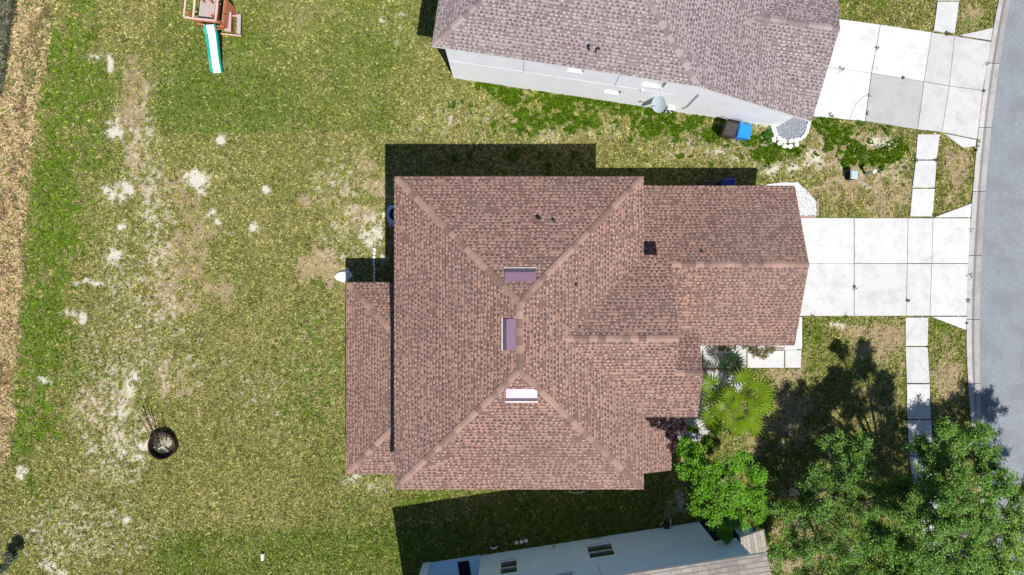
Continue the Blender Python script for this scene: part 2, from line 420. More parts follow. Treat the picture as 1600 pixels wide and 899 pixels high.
def fields(X, Y):
    px = X*30+800; py = 449.5-Y*30
    wx = px+(fbm(X, Y, .9, 3)-.5)*34; wy = py+(fbm(X, Y, .9, 9)-.5)*34
    n1 = fbm(X, Y, 2.2, 20, 5); n2 = fbm(X, Y, .35, 30, 4); n3 = fbm(X, Y, 5, 41, 3); n4 = fbm(X, Y, .9, 52, 4)
    sand = sst(gsum(wx*.6+px*.4, wy*.6+py*.4, SAND)+(n3-.5)*.9+(n1-.5)*.8, .36, .98)
    n5 = fbm(X, Y, 9, 63, 2)
    spk = gsum(wx, wy, [(235,310,16,140,1.0),(215,220,22,60,.7),(225,520,60,120,.6),(180,600,70,110,.65),(190,690,50,60,.9),(130,830,110,60,.75),(300,560,70,60,.45),(250,380,26,90,.8),(200,420,40,80,.6),(400,620,90,70,.4),(520,560,90,120,.4),(560,370,60,60,.6),(540,280,60,60,.5),(880,195,160,30,.7),(1150,225,120,30,.7),(1340,250,110,60,.5),(700,190,80,30,.5)])
    speck = sst(n5*.6+n3*.4+spk*.28+(n1-.5)*.3, .66, .80)*.6*sst(spk, .1, .4)
    weedy = sst(px, 690, 720)*sst(py, 110, 140)*sst(300-py, 0, 60)*sst(1440-px, 0, 40)*.34
    tan = sst(gsum(wx, wy, TAN)+(n1-.5)*1.3+(n3-.5)*.6+(n4-.5)*.5+weedy*.6+.08, .42, .95)
    lush = sst(gsum(wx, wy, LUSH)+(n1-.5)*1.7+(n3-.5)*1.0+weedy, .45, .9)
    # mown edges and greener patches of the yards
    q1 = sst(px, 236, 258)*sst(206-py+(n4-.5)*8, -5, 5)*sst(640-px, -30, 60)*.45        # plot above
    q2 = sst(py-(834-(px-230)*.02)+(n4-.5)*14, -12, 12)*sst(px, 215, 260)*.55
    q3 = sst(px, 385, 470)*sst(py, 470, 500)*sst(760-py, 0, 40)*.22
    q4 = gsum(wx, wy, [(850,815,260,48,.8),(340,160,90,44,.55),(165,200,30,90,.4)])  # greener turf; first patch also puts the south side yard's shade into colour
    green = np.clip(.28+(n2-.5)*.9+q1+q2+q3+q4, 0, 1)
    dry = np.clip(.5+(n4-.5)*1.2-q1*.5-q2*.7-q4*.7, 0, 1)
    # straw strip along the back boundary
    edge = np.interp(py, [-60, 0, 120, 250, 450, 600, 735], [90, 80, 64, 46, 29, 22, 8])+(n4-.5)*18+(n1-.5)*14
    straw = sst(edge-px, -7, 7)*sst(735-py+(n1-.5)*30, 0, 40)
    reed = sst(26-py*.16-px+(n4-.5)*8, -2, 4)
    return dict(px=px, py=py, sand=np.maximum(sand, speck*(1-lush*.8)), tan=tan, lush=lush, green=green, dry=dry, straw=straw, reed=reed, n1=n1, n3=n3, n4=n4)

C_GREEN = np.array((.104, .174, .010)); C_OLIVE = np.array((.192, .194, .036)); C_DRY = np.array((.42, .36, .15))
C_LUSH = np.array((.108, .182, .006)); C_SAND = np.array((.86, .79, .66)); C_TAN = np.array((.50, .335, .23)); C_STRAW = np.array((.64, .49, .28))
C_REED = np.array((.15, .18, .09))
def mixc(a, b, f): return a*(1-f[:, None])+b*f[:, None]
def ground_color(F):
    n = F['px'].size
    c = np.tile(C_OLIVE, (n, 1))
    c = mixc(c, C_GREEN, F['green']*.8)
    c = mixc(c, C_DRY, F['dry']*.35)
    c = mixc(c, C_TAN, F['tan']*.8)
    c = mixc(c, C_LUSH, F['lush']*.85)
    c = mixc(c, C_SAND, F['sand'])
    c = mixc(c, C_STRAW, F['straw'])
    c = mixc(c, C_REED, F['reed'])
    return c

# ------------------------------------------------------------------ paving outlines (plan, metres)
def gp(*pts): return [G(x, y) for x, y in pts]
PAVE = []           # polygons on which nothing grows
def slabs(name, quads, mat, z=.05, gap=.017, kind='structure'):
    mb = MB()
    for q, tone in quads:
        P = gp(*q); cx = sum(p[0] for p in P)/len(P); cy = sum(p[1] for p in P)/len(P)
        PAVE.append(P)
        Q = []
        for x, y in P:
            d = math.hypot(x-cx, y-cy); k = 1-gap*1.3/d
            Q.append((cx+(x-cx)*k, cy+(y-cy)*k))
        mb.prism(Q, -.08, z+random.uniform(-.002, .002), tone=tone)
    o = mb.build(name, mat)
    return tag(o, kind=kind)

slabs('driveway', [
 ([(1140,341),(1334,341),(1334,412),(1140,412)],.95), ([(1334,341),(1418,341),(1417,412),(1334,412)],.9), ([(1418,341),(1457,341),(1455,412),(1417,412)],.88), ([(1457,341),(1516,341),(1513,412),(1455,412)],.95),
 ([(1140,412),(1334,412),(1334,494),(1140,494)],.82), ([(1334,412),(1417,412),(1415,494),(1334,494)],.78), ([(1417,412),(1455,412),(1452,494),(1415,494)],.8), ([(1455,412),(1513,412),(1510,494),(1452,494)],.86),
 ([(1459,340),(1518,318),(1516,340)],.95), ([(1454,495),(1510,495),(1509,516)],.92)], M['concrete'])
slabs('driveway', [
 ([(1270,25),(1375,39),(1361,115),(1255,101)],1.0), ([(1375,39),(1455,51),(1443,128),(1361,115)],1.05), ([(1255,101),(1361,115),(1351,190),(1245,180)],1.0), ([(1361,115),(1443,128),(1433,203),(1351,190)],.32),
 ([(1455,51),(1491,57),(1482,135),(1443,128)],.60), ([(1491,57),(1548,66),(1535,142),(1482,135)],.68), ([(1443,128),(1482,135),(1471,207),(1433,203)],.62), ([(1482,135),(1535,142),(1526,218),(1471,207)],.72),
 ([(1498,56),(1551,44),(1548,64)],.7), ([(1474,209),(1525,219),(1524,229),(1504,232)],.8)], M['concrete'])
slabs('sidewalk', [
 ([(1470,-90),(1507,-90),(1504,-40),(1467,-40)],.65), ([(1467,-40),(1504,-40),(1499,2),(1464,2)],.7), ([(1464,3),(1498,3),(1491,53),(1458,50)],.75)], M['concrete'])
slabs('sidewalk', [
 ([(1433,210),(1468,210),(1463,250),(1430,250)],.8), ([(1430,251),(1463,251),(1460,294),(1425,294)],.82), ([(1425,295),(1460,295),(1457,339),(1421,339)],.9)], M['concrete'])
slabs('sidewalk', [
 ([(1414,496),(1450,496),(1449,541),(1414,541)],.8), ([(1414,542),(1449,542),(1452,599),(1416,599)],.72), ([(1416,600),(1452,600),(1454,655),(1417,655)],.9), ([(1417,656),(1454,656),(1458,712),(1420,712)],.95), ([(1420,713),(1458,713),(1466,770),(1428,770)],.9), ([(1428,771),(1466,771),(1478,830),(1440,830)],.8), ([(1440,831),(1478,831),(1496,899),(1458,899)],.8), ([(1458,900),(1496,900),(1520,980),(1482,980)],.8)], M['concrete'])
slabs('walkway', [
 ([(1226,495),(1253,495),(1253,546),(1226,546)],.95), ([(1226,547),(1252,547),(1251,575),(1226,575)],.85), ([(1167,548),(1225,548),(1225,575),(1167,575)],.92), ([(1098,546),(1166,546),(1166,575),(1098,575)],.68), ([(1050,540),(1097,540),(1097,577),(1050,577)],.6)], M['concrete'])

KL = [(-200,1606),(-100,1582),(0,1560),(44,1551),(100,1542),(142,1535),(222,1526),(287,1520),(394,1513),(450,1510),(520,1509),(574,1510),(649,1516),(750,1526),(899,1548),(1100,1590)]
KR = [(-200,1625),(-100,1601),(0,1578),(44,1570),(100,1561),(142,1555),(222,1546),(287,1540),(394,1534),(450,1531),(520,1530),(574,1530),(649,1532),(750,1541),(899,1562),(1100,1604)]
ys = np.arange(-200, 1101, 10.0)
xl = np.interp(ys, *zip(*KL)); xr = np.interp(ys, *zip(*KR))
ker = np.ones(9)/9
xl[4:-4] = np.convolve(xl, ker, 'valid'); xr[4:-4] = np.convolve(xr, ker, 'valid')
mb = MB(); kn = 10
seg = 0
for i in range(len(ys)-1):
    if i % kn == 0: seg = random.uniform(.35, .8)
    y0, y1 = ys[i], ys[i+1]-(.9 if i % kn == kn-1 else 0)
    def row(y, a, b): return [(*G(a+(b-a)*f, y), z) for f, z in ((0, -.08), (0, .055), (.38, .045), (.45, .018), (.62, .014), (1, .03), (1, -.08))]
    A = row(y0, xl[i], xr[i]); B = row(y1, xl[i+1], xr[i+1])
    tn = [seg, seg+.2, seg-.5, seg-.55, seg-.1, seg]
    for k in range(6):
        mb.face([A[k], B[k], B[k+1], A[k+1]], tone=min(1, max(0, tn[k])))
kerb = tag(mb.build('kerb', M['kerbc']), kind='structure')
PAVE.append([G(xl[i], ys[i]) for i in range(len(ys))]+[(45, -40), (45, 40)])
mb = MB()
for i in range(len(ys)-1):
    a = G(xr[i], ys[i]); b = G(xr[i+1], ys[i+1])
    mb.face([(a[0], a[1], .028), (b[0], b[1], .028), (b[0]+7.2, b[1], .028), (a[0]+7.2, a[1], .028)])
road = tag(mb.build('road', M['asphalt']), kind='structure')

def inpoly(x, y, P):
    r = np.zeros(x.shape, bool); n = len(P)
    for i in range(n):
        x0, y0 = P[i]; x1, y1 = P[(i+1) % n]
        if y0 == y1: continue
        c = ((y0 > y) != (y1 > y)) & (x < (x1-x0)*(y-y0)/(y1-y0)+x0)
        r ^= c
    return r

# ------------------------------------------------------------------ ground sheet
gx = np.concatenate([[-600, -150, -60], np.arange(-33, 33.01, .11), [60, 150, 600]])
gy = np.concatenate([[-600, -150, -60], np.arange(-21, 21.01, .11), [60, 150, 600]])
XX, YY = np.meshgrid(gx, gy)
x = XX.ravel(); y = YY.ravel()
F = fields(np.clip(x, -60, 60), np.clip(y, -60, 60))
z = (fbm(x, y, .8, 77)-.5)*.035+(F['n3']-.5)*.02-.012
z = np.where((abs(x) > 34) | (abs(y) > 22), -.02, z)
near = np.zeros(x.shape, bool)
for P in PAVE: near |= inpoly(x, y, P)
z = np.where(near, -.03, z)
V = np.stack([x, y, z], 1)
nx, ny = len(gx), len(gy)
idx = np.arange(nx*ny).reshape(ny, nx)
Fq = np.stack([idx[:-1, :-1].ravel(), idx[:-1, 1:].ravel(), idx[1:, 1:].ravel(), idx[1:, :-1].ravel()], 1)
gc = ground_color(F)
gc[near] = (.05, .045, .035)
tag(np_mesh('ground', V, Fq, M['lawn'], gc), kind='structure')

# ------------------------------------------------------------------ grass blades
HOUSES = []         # footprints where nothing grows
HOUSES.append([(-4.75, 4.45), (13.1, 4.45), (13.1, -2.35), (7.2, -2.35), (7.2, -8.43), (-4.75, -8.43)])
HOUSES.append([FN.W(-4.65, 10.33), FN.W(12.4, 10.33), FN.W(12.4, 17.2), FN.W(6.4, 24), FN.W(-4.65, 24)])
HOUSES.append([FS.W(-6.7, 13.54), FS.W(7.75, 13.54), FS.W(8.8, 26), FS.W(-6.7, 26)])
BEDS = [gp((1242,284),(1254,292),(1276,316),(1276,338),(1240,338)), gp((1197,289),(1210,287),(1222,285.5),(1236,286),(1247,285),(1250,296),(1197,296)),
        gp((1096,576),(1155,576),(1160,610),(1120,650),(1100,690),(1060,690),(1040,640)), gp((1096,536),(1245,536),(1245,547),(1096,547)),
        gp((1206,183),(1262,183),(1264,205),(1252,218),(1232,224),(1212,214))]
def grass(n, seed, xr_, yr_, fn):
    g = np.random.default_rng(seed)
    x = g.uniform(*xr_, n); y = g.uniform(*yr_, n)
    F = fields(x, y)
    keep = np.ones(n, bool)
    for P in PAVE+HOUSES+BEDS: keep &= ~inpoly(x, y, P)
    keep &= g.random(n) < fn(F)
    x = x[keep]; y = y[keep]
    F = {k: v[keep] for k, v in F.items()}
    return x, y, F, g
def blades(name, x, y, L, W, up, c, g, label_kind='stuff'):
    n = len(x); a = g.uniform(0, 2*np.pi, n)
    dx, dy = np.cos(a), np.sin(a)
    b0 = np.stack([x-dy*W/2-dx*L*.3, y+dx*W/2-dy*L*.3, np.full(n, .0)], 1)
    b1 = np.stack([x+dy*W/2-dx*L*.3, y-dx*W/2-dy*L*.3, np.full(n, .0)], 1)
    bend = g.uniform(.3, .7, n)
    m0 = b0*.5+b1*.5+np.stack([dx*L*bend, dy*L*bend, up*L*.9], 1)
    m1 = m0+np.stack([dy*W*.8, -dx*W*.8, up*0], 1)
    tp = np.stack([x+dx*L*.7, y+dy*L*.7, up*L*g.uniform(.5, 1.1, n)], 1)
    V = np.stack([b0, b1, m1, tp], 1).reshape(-1, 3)
    Fq = np.arange(n*4).reshape(n, 4)
    return np_mesh(name, V, Fq, M['blade'], np.repeat(c, 4, 0))
def lawn_fn(F): return np.clip((1-F['sand']*.985)*(1-F['tan']*.72)*(1-F['straw'])*(1-F['reed']), 0, 1)
x, y, F, g = grass(700000, 5, (-30, 30), (-19, 19), lawn_fn)
n = len(x); r = g.random(n); r2 = g.random(n)
pd = np.clip(.30+F['dry']*.30-F['green']*.22+F['tan']*.35, .06, .85)*(1-F['lush']*.85)
c = mixc(np.tile(C_OLIVE, (n, 1)), C_GREEN, np.clip(F['green']*.9+r2*.4-.2, 0, 1))
c = mixc(c, C_LUSH*1.15, F['lush'])
isd = (r < pd)
c = np.where(isd[:, None], C_DRY*(.7+.75*r2[:, None]), c*(.35+1.0*r2[:, None]))
k9 = fbm(x, y, 6.5, 88, 2); c = c*(.82+.6*sst(k9, .3, .7))[:, None]
L = g.uniform(.07, .17, n); W = g.uniform(.015, .034, n)
o = blades('lawn_grass', x, y, L, W, g.uniform(.15, .55, n), c, g)
tag(o, 'patchy half dry mown lawn around the three houses', 'grass', kind='stuff')
# straw strip
x, y, F, g = grass(90000, 6, (-30, -23.0), (-11, 19), lambda F: F['straw']*(1-F['reed']))
n = len(x); r2 = g.random(n); r = g.random(n)
c = np.where((r < .10*(1+F['n4']))[:, None], C_GREEN*1.1, C_STRAW*(.65+.6*r2[:, None]))
c = np.where(((r > .9) | ((F['n1'] < .45) & (r > .45)))[:, None], np.array((.34, .22, .13))*(.6+.7*r2[:, None]), c)
c = np.where(((F['n4'] > .56) & (r < .45) & (F['px'] > 34))[:, None], np.array((.14, .17, .04))*(.6+.8*r2[:, None]), c)
o = blades('dry_straw_strip', x, y, g.uniform(.15, .38, n), g.uniform(.02, .045, n), g.uniform(.08, .4, n), c, g)
tag(o, 'strip of tall dead straw coloured grass along the back boundary', 'dry grass', kind='stuff')
x, y, F, g = grass(26000, 8, (-27.8, -25.5), (10, 15.8), lambda F: F['reed'])
n = len(x); r2 = g.random(n)
c = np.where((g.random(n) < .35)[:, None], np.array((.30, .25, .22)), C_REED*(.7+1.1*r2[:, None]))
o = blades('reeds', x, y, g.uniform(.2, .5, n), g.uniform(.02, .045, n), g.uniform(.2, .6, n), c, g)
tag(o, 'dark green and grey reeds in the far top left corner', 'reeds', kind='stuff')
# broad leaved weed clumps: lush patches, small rounded leaves
x, y, F, g = grass(230000, 9, (-6, 27), (5.2, 11.5), lambda F: np.clip((F['lush']-.35)*1.3, 0, 1)*sst(F['n3'], .40, .52))
n = len(x); r2 = g.random(n)
c = np.array((.10, .19, .006))*(.4+.95*r2[:, None])
o = blades('weeds', x, y, g.uniform(.05, .12, n), g.uniform(.03, .06, n), g.uniform(.5, 1.4, n), c, g)
tag(o, 'bright green broad leaved weeds growing between the brown and the mauve roofed houses', 'weeds', kind='stuff')

# ------------------------------------------------------------------ house helpers
PITCH = .4167
def roof_mesh(polys, thick=.16, uvo=0):
    mb = MB(); edges = {}
    key = lambda p: (round(p[0], 3), round(p[1], 3), round(p[2], 3))
    for P in polys:
        P = [Vector(p) for p in P]
        n = Vector((0, 0, 0))
        for i in range(len(P)):
            a, b = P[i], P[(i+1) % len(P)]
            n += Vector(((a.y-b.y)*(a.z+b.z), (a.z-b.z)*(a.x+b.x), (a.x-b.x)*(a.y+b.y)))
        n.normalize()
        if n.z < 0: P = P[::-1]; n = -n
        u = Vector((0, 0, 1)).cross(n).normalized(); v = n.cross(u)
        mb.face(P, 0, uv=[(p.dot(u)+50, p.dot(v)+50) for p in P])
        mb.face([p-Vector((0, 0, thick)) for p in P[::-1]], 2)
        for i in range(len(P)):
            a, b = P[i], P[(i+1) % len(P)]
            k = (key(a), key(b)); kr = (key(b), key(a))
            if kr in edges: del edges[kr]
            else: edges[k] = (a, b)
    for a, b in edges.values():
        d = Vector((0, 0, thick))
        mb.face([a, a-d, b-d, b], 1)
    # every face needs a uv entry for the layer
    return mb
def caps(mb, P, Q, g, w=.135, step=.33):
    P = Vector(P); Q = Vector(Q); d = Q-P; d.normalize()
    if g < .35: P = P+d*.13
    L = (Q-P).length
    h = Vector((-d.y, d.x, 0)).normalized()
    n = max(1, int(L/step)); st = L/n
    up = Vector((0, 0, .018))
    for i in range(n):
        a = P+d*(i*st); b = P+d*((i+1)*st+.03)
        ra = Vector((0, 0, .022)); rb = Vector((0, 0, .004))
        dz = Vector((0, 0, g*w))
        tone = random.choice((random.uniform(0, .3), random.uniform(.5, 1), random.uniform(.7, 1)))
        V = [a+h*w-dz+up+ra, a+up+ra, a-h*w-dz+up+ra, b+h*w-dz+up+rb, b+up+rb, b-h*w-dz+up+rb]
        V += [v-Vector((0, 0, .02)) for v in V]
        mb.solid(V, [(0, 1, 4, 3), (1, 2, 5, 4), (0, 6, 7, 1), (1, 7, 8, 2), (0, 3, 9, 6), (2, 8, 11, 5), (3, 4, 10, 9), (4, 5, 11, 10)], 0, tone)
def cap_part(lines, mat, parent):
    for P, Q, g in lines:
        mb = MB(); caps(mb, P, Q, g); mb.build('ridge_cap', mat, parent)

def wall_rect(mb, fr, axis, c, a0, a1, z0, z1, holes=(), out=-1, mi=0, reveal=.14):
    """vertical wall plane. axis 's': wall runs along s at D=c; axis 'D': runs along D at s=c. out = sign of outward normal"""
    def P(a, off, z): return fr.P(a, c+off, z) if axis == 's' else fr.P(c+off, a, z)
    As = sorted({a0, a1, *[h[0] for h in holes], *[h[1] for h in holes]})
    Zs = sorted({z0, z1, *[h[2] for h in holes], *[h[3] for h in holes]})
    for i in range(len(As)-1):
        for j in range(len(Zs)-1):
            am = (As[i]+As[i+1])/2; zm = (Zs[j]+Zs[j+1])/2
            if any(h[0] < am < h[1] and h[2] < zm < h[3] for h in holes): continue
            mb.face([P(As[i], 0, Zs[j]), P(As[i+1], 0, Zs[j]), P(As[i+1], 0, Zs[j+1]), P(As[i], 0, Zs[j+1])], mi)
    for h in holes:
        r = -out*reveal
        for q in ((h[0], h[2], h[1], h[2]), (h[1], h[2], h[1], h[3]), (h[1], h[3], h[0], h[3]), (h[0], h[3], h[0], h[2])):
            mb.face([P(q[0], 0, q[1]), P(q[2], 0, q[3]), P(q[2], r, q[3]), P(q[0], r, q[1])], mi)
def window(parent, fr, axis, c, h, out, pane_mat, frame_mat, bars=1, depth=.12, label=None):
    a0, a1, z0, z1 = h; o1 = -out*(depth-.05); o0 = -out*depth
    f = MB()
    def bx(mb, p, q, zz0, zz1, d0, d1, mi=0):
        d0, d1 = min(d0, d1), max(d0, d1)
        if axis == 's': mb.box(p, q, c+d0, c+d1, zz0, zz1, mi, fr)
        else: mb.box(c+d0, c+d1, p, q, zz0, zz1, mi, fr)
    w = .055
    bx(f, a0, a1, z0, z0+w, o0, o1); bx(f, a0, a1, z1-w, z1, o0, o1)
    bx(f, a0, a0+w, z0+w, z1-w, o0, o1); bx(f, a1-w, a1, z0+w, z1-w, o0, o1)
    if bars: bx(f, a0+w, a1-w, (z0+z1)/2-.025, (z0+z1)/2+.025, o0, o1-out*-.01)
    wo = f.build('window', frame_mat, parent)
    if label: wo['label'] = label
    p = MB(); bx(p, a0+.01, a1-.01, z0+.01, z1-.01, o0-out*-.0+out*-.01, o0-out*.03)
    p.build('pane', pane_mat, wo)
    return wo

# ================================================================== MIDDLE HOUSE
hm = empty('house', (0, -2, 0), 'brown roofed house with rear porch in the middle of the photo', 'house', 'houses on neighbouring lots')
E = 5.69
zr = E+5.475*PITCH
A_, B_, C_, D_ = (-5.17, 4.88, E), (5.78, 4.88, E), (5.78, -8.86, E), (-5.17, -8.86, E)
R1, R2 = (.305, -.595, zr), (.305, -3.385, zr)
zc = E+3.56*PITCH
V0 = (5.78-3.56, -2.13, zc); VS = (5.78, -5.69, E); VN = (5.78, 1.43, E)
CR = (6.97, -2.13, zc); CN = (6.97, 1.43, E)
zb = E+2.05*PITCH
up = [[A_, B_, R1], [D_, A_, R1, R2], [C_, D_, R2], [B_, R1, R2, C_, VS, V0, VN],
      [V0, CR, (6.97, -3.64, zb), (8.14, -3.64, zb), (8.14, -5.69, E), VS], [V0, VN, CN, CR],
      [(6.97, -3.64, zb), (6.97, -1.97, zb-1.67*PITCH), (8.14, -1.97, zb-1.67*PITCH), (8.14, -3.64, zb)]]
rf = roof_mesh(up).build('roof', [M['roof_main'], M['trim_cream'], M['soffit']], hm)
rf['label'] = 'upper hip roof with cross gable'
HG = PITCH/math.sqrt(2)
cap_part([(A_, R1, HG), (B_, R1, HG), (D_, R2, HG), (C_, R2, HG), (R1, R2, PITCH), (CR, V0, PITCH), ((8.14, -3.64, zb), (6.97, -3.64, zb), PITCH)], M['cap_main'], rf)
# garage and entry roof
g0 = 3.0; gr = g0+3.82*PITCH
lo = [[(5.0, 1.05, gr), (13.5, 1.05, gr), (13.5, -2.77, g0), (8.96, -2.77, g0), (5.14, 1.05, gr)],
      [(5.0, 1.05, gr), (5.0, 4.87, g0), (13.5, 4.87, g0), (13.5, 1.05, gr)],
      [(8.96, -2.77, g0), (5.14, 1.05, gr), (5.14, -3.7, gr), (8.96, -3.7, g0)]]
lo[0] = [(5.14, 1.05, gr), (13.5, 1.05, gr), (13.5, -2.77, g0), (8.96, -2.77, g0)]
lo[1] = [(5.14, 1.05, gr), (5.14, 4.87, g0), (13.5, 4.87, g0), (13.5, 1.05, gr)]
rg = roof_mesh(lo).build('roof', [M['roof_main'], M['trim_cream'], M['soffit']], hm)
rg['label'] = 'lower garage gable roof'
cap_part([((13.5, 1.05, gr), (5.3, 1.05, gr), PITCH)], M['cap_main'], rg)
rs = roof_mesh([[(7.62, -8.73, g0), (5.2, -8.73, g0+2.42*PITCH), (5.2, -4.9, g0+2.42*PITCH), (7.62, -4.9, g0)]]).build('roof', [M['roof_main'], M['trim_cream'], M['soffit']], hm)
rs['label'] = 'small sloping roof beside the bay'
# rear porch roof
PP = .36; p0 = 2.8; pw = 3.2*PP
pr = [[(-7.97, .26, p0), (-4.77, -2.94, p0+pw), (-4.77, -5.77, p0+pw), (-7.97, -8.97, p0)],
      [(-7.97, .26, p0), (-4.77, .26, p0), (-4.77, -2.94, p0+pw)], [(-7.97, -8.97, p0), (-4.77, -5.77, p0+pw), (-4.77, -8.97, p0)]]
rp = roof_mesh(pr, .14).build('roof', [M['roof_main'], M['trim_cream'], M['soffit']], hm)
rp['label'] = 'long rear porch roof'
cap_part([(pr[1][0], pr[1][2], PP/1.414), (pr[2][0], pr[2][1], PP/1.414)], M['cap_main'], rp)
# walls
mb = MB()
mw = [('s', 4.45, 1, [(-3.4, -2.2, 3.6, 4.8), (1.0, 2.2, 3.6, 4.8), (-3.2, -2.0, .9, 2.1), (1.2, 2.4, .9, 2.1)], -4.75, 5.35, 5.55),
      ('s', -8.43, -1, [(-3.6, -2.4, 3.6, 4.8), (.6, 1.8, 3.6, 4.8), (3.2, 4.2, 3.6, 4.8), (-2.0, -.8, .9, 2.1)], -4.75, 5.35, 5.55),
      ('D', -4.75, -1, [(1.2, 2.6, 3.9, 4.9), (-6.6, -5.2, 4.2, 5.0), (1.4, 2.8, .9, 2.1)], -8.43, 4.45, 5.55),
      ('D', 5.35, 1, [], -8.43, 4.45, 5.55)]
for ax, c_, out, hs, a0, a1, top in mw: wall_rect(mb, F0, ax, c_, a0, a1, 0, top, hs, out)
# bay (two storeys) and cross gable end
wall_rect(mb, F0, 's', -5.3, 5.35, 7.75, 0, 5.55, [], -1)
wall_rect(mb, F0, 's', -2.35, 5.35, 7.75, 0, 5.5, [], 1)
wall_rect(mb, F0, 'D', 7.75, -5.3, -2.35, 0, 5.5, [(-4.5, -3.1, 3.7, 4.9), (-4.5, -3.1, .8, 2.2)], 1)
mb.face([(7.75, -5.3, 5.5), (7.75, -2.35, 5.5), (7.75, -2.35, 5.85), (7.75, -3.64, 6.36), (7.75, -5.3, 5.68)])
mb.face([(6.6, -2.3, 3.2), (6.6, 1.05, 4.4), (6.6, 1.05, 5.6), (6.6, -2.13, 6.98), (6.6, -5.3, 5.66), (6.6, -5.3, 3.2)])
wall_rect(mb, F0, 's', 1.05, 5.35, 6.6, 4.45, 5.6, [], 1)
# garage and side strip
wall_rect(mb, F0, 's', 4.448, 5.35, 13.1, 0, 2.98, [], 1)
wall_rect(mb, F0, 's', -2.352, 7.75, 13.1, 0, 2.98, [], -1)
wall_rect(mb, F0, 'D', 13.1, -2.35, 4.45, 0, 2.9, [(-1.4, 3.5, 0.0, 2.3)], 1)
mb.face([(13.1, -2.35, 2.9), (13.1, 4.45, 2.9), (13.1, 4.45, 3.0), (13.1, 1.05, 4.4), (13.1, -2.35, 3.0)])
wall_rect(mb, F0, 's', -8.425, 5.35, 7.2, 0, 2.9, [], -1)
mb.face([(5.35, -8.425, 2.9), (7.2, -8.425, 2.9), (7.2, -8.425, 2.99), (5.35, -8.425, 3.76)])
wall_rect(mb, F0, 'D', 7.2, -8.425, -5.3, 0, 2.95, [(-7.4, -6.3, .8, 2.1)], 1)
mb.build('wall', M['stucco_m'], hm)
for ax, c_, out, hs, a0, a1, top in mw:
    for h in hs: window(hm, F0, ax, c_, h, out, M['glass'], M['trim_white'])
window(hm, F0, 'D', 7.75, (-4.5, -3.1, 3.7, 4.9), 1, M['glass'], M['trim_white'])
window(hm, F0, 'D', 7.75, (-4.5, -3.1, .8, 2.2), 1, M['glass'], M['trim_white'])
window(hm, F0, 'D', 7.2, (-7.4, -6.3, .8, 2.1), 1, M['glass'], M['trim_white'])
mb = MB()
for k in range(4): mb.box(13.0, 13.04, -1.38, 3.48, .06+k*.56, .06+k*.56+.54)
mb.build('garage_door', M['trim_white'], hm)
# front door in the entry recess
mb = MB(); mb.box(8.3, 9.2, -2.40, -2.37, .06, 2.1)
fd = mb.build('front_door', M['door'], hm)
MB().tube([(9.1, -2.43, 1.0), (9.1, -2.43, 1.15)], .02).build('handle', M['blackmetal'], fd)
# porch posts and slab
for yy in (.0, -2.9, -5.8, -8.6):
    MB().box(-7.65, -7.42, yy-.11, yy+.11, .05, 2.72).build('porch_post', M['stucco_m'], hm)
mb = MB(); mb.box(-7.75, -4.76, -8.75, .1, -.05, .06, tone=.4); mb.build('porch_slab', M['concrete'], hm)
HOUSES.append([(-7.75, -8.75), (-4.76, -8.75), (-4.76, .1), (-7.75, .1)])

def slope_n():
    return lambda x, y: E+(4.88-y)*PITCH
def roof_vent(pos, ang, slope, label):
    """low off-ridge vent: hood rising from the slope, open on its downhill side. local x along eave, local y downhill"""
    x, y, z = pos
    rt = Matrix.Translation(pos) @ Matrix.Rotation(ang, 4, 'Z')
    def T(px, py, pz): return tuple(rt @ Vector((px, py, pz)))
    def sl(py): return -py*slope
    w = .64; mb = MB()
    # hood: from uphill edge y=-.27 to downhill y=.22 ; top nearly parallel to the slope but flatter
    V = [(-w, -.26, sl(-.26)+.02), (w, -.26, sl(-.26)+.02), (w, .12, sl(.12)+.085), (-w, .12, sl(.12)+.085),
         (-w, .27, sl(.27)+.065), (w, .27, sl(.27)+.065), (-w, .27, sl(.27)+.03), (w, .27, sl(.27)+.03), (-w, -.26, sl(-.26)-.02), (w, -.26, sl(-.26)-.02)]
    V = [T(*v) for v in V]
    mb.solid(V, [(0, 1, 2, 3)[::-1]]); mb.solid(V, [(3, 2, 5, 4)[::-1]], 1); mb.solid(V, [(4, 5, 7, 6)[::-1]], 1)
    mb.solid(V, [(0, 3, 4, 6, 8), (1, 9, 7, 5, 2)], 0)
    hood = mb.build('roof_vent', [M['vent'], M['ventdark']], hm)
    hood['label'] = label
    f = MB(); V = [T(px, py, sl(py)+dz) for dz in (.01, .03) for px, py in ((-w-.04, .27), (w+.04, .27), (w+.04, .325), (-w-.04, .325))]
    f.solid(V, [(0, 3, 2, 1), (4, 5, 6, 7), (0, 1, 5, 4), (1, 2, 6, 5), (2, 3, 7, 6), (3, 0, 4, 7)])
    f.build('flange', M['ventlip'], hood)
yv = (449.5-430)/38.3; roof_vent(((813-800)/38.3, yv, E+(4.88-yv)*PITCH), 0, PITCH, 'mauve metal roof vent on the north slope')
ys_ = (449.5-619)/38.3; roof_vent(((815-800)/38.3, ys_, E+(ys_+8.86)*PITCH), math.pi, PITCH, 'roof vent on the south slope with sun glare')
xw = (796-800)/38.3; roof_vent((xw, (449.5-523)/38.3, E+(xw+5.17)*PITCH), R(90), PITCH, 'mauve metal roof vent on the west slope beside the ridge')
def roof_pipe(parent, px, py, zz, label=None, r=.06, h=.34, hooked=False):
    x, y = G(px, py, zz)
    mb = MB(); mb.tube([(x, y, zz-.15), (x, y, zz+h)], r, 8)
    if hooked: mb.tube([(x, y, zz+h-.02), (x+.08, y+.0, zz+h+.03), (x+.11, y-.02, zz+h-.03)], r, 8)
    o = mb.build('vent_pipe', M['blackmetal'], parent)
    if label: o['label'] = label
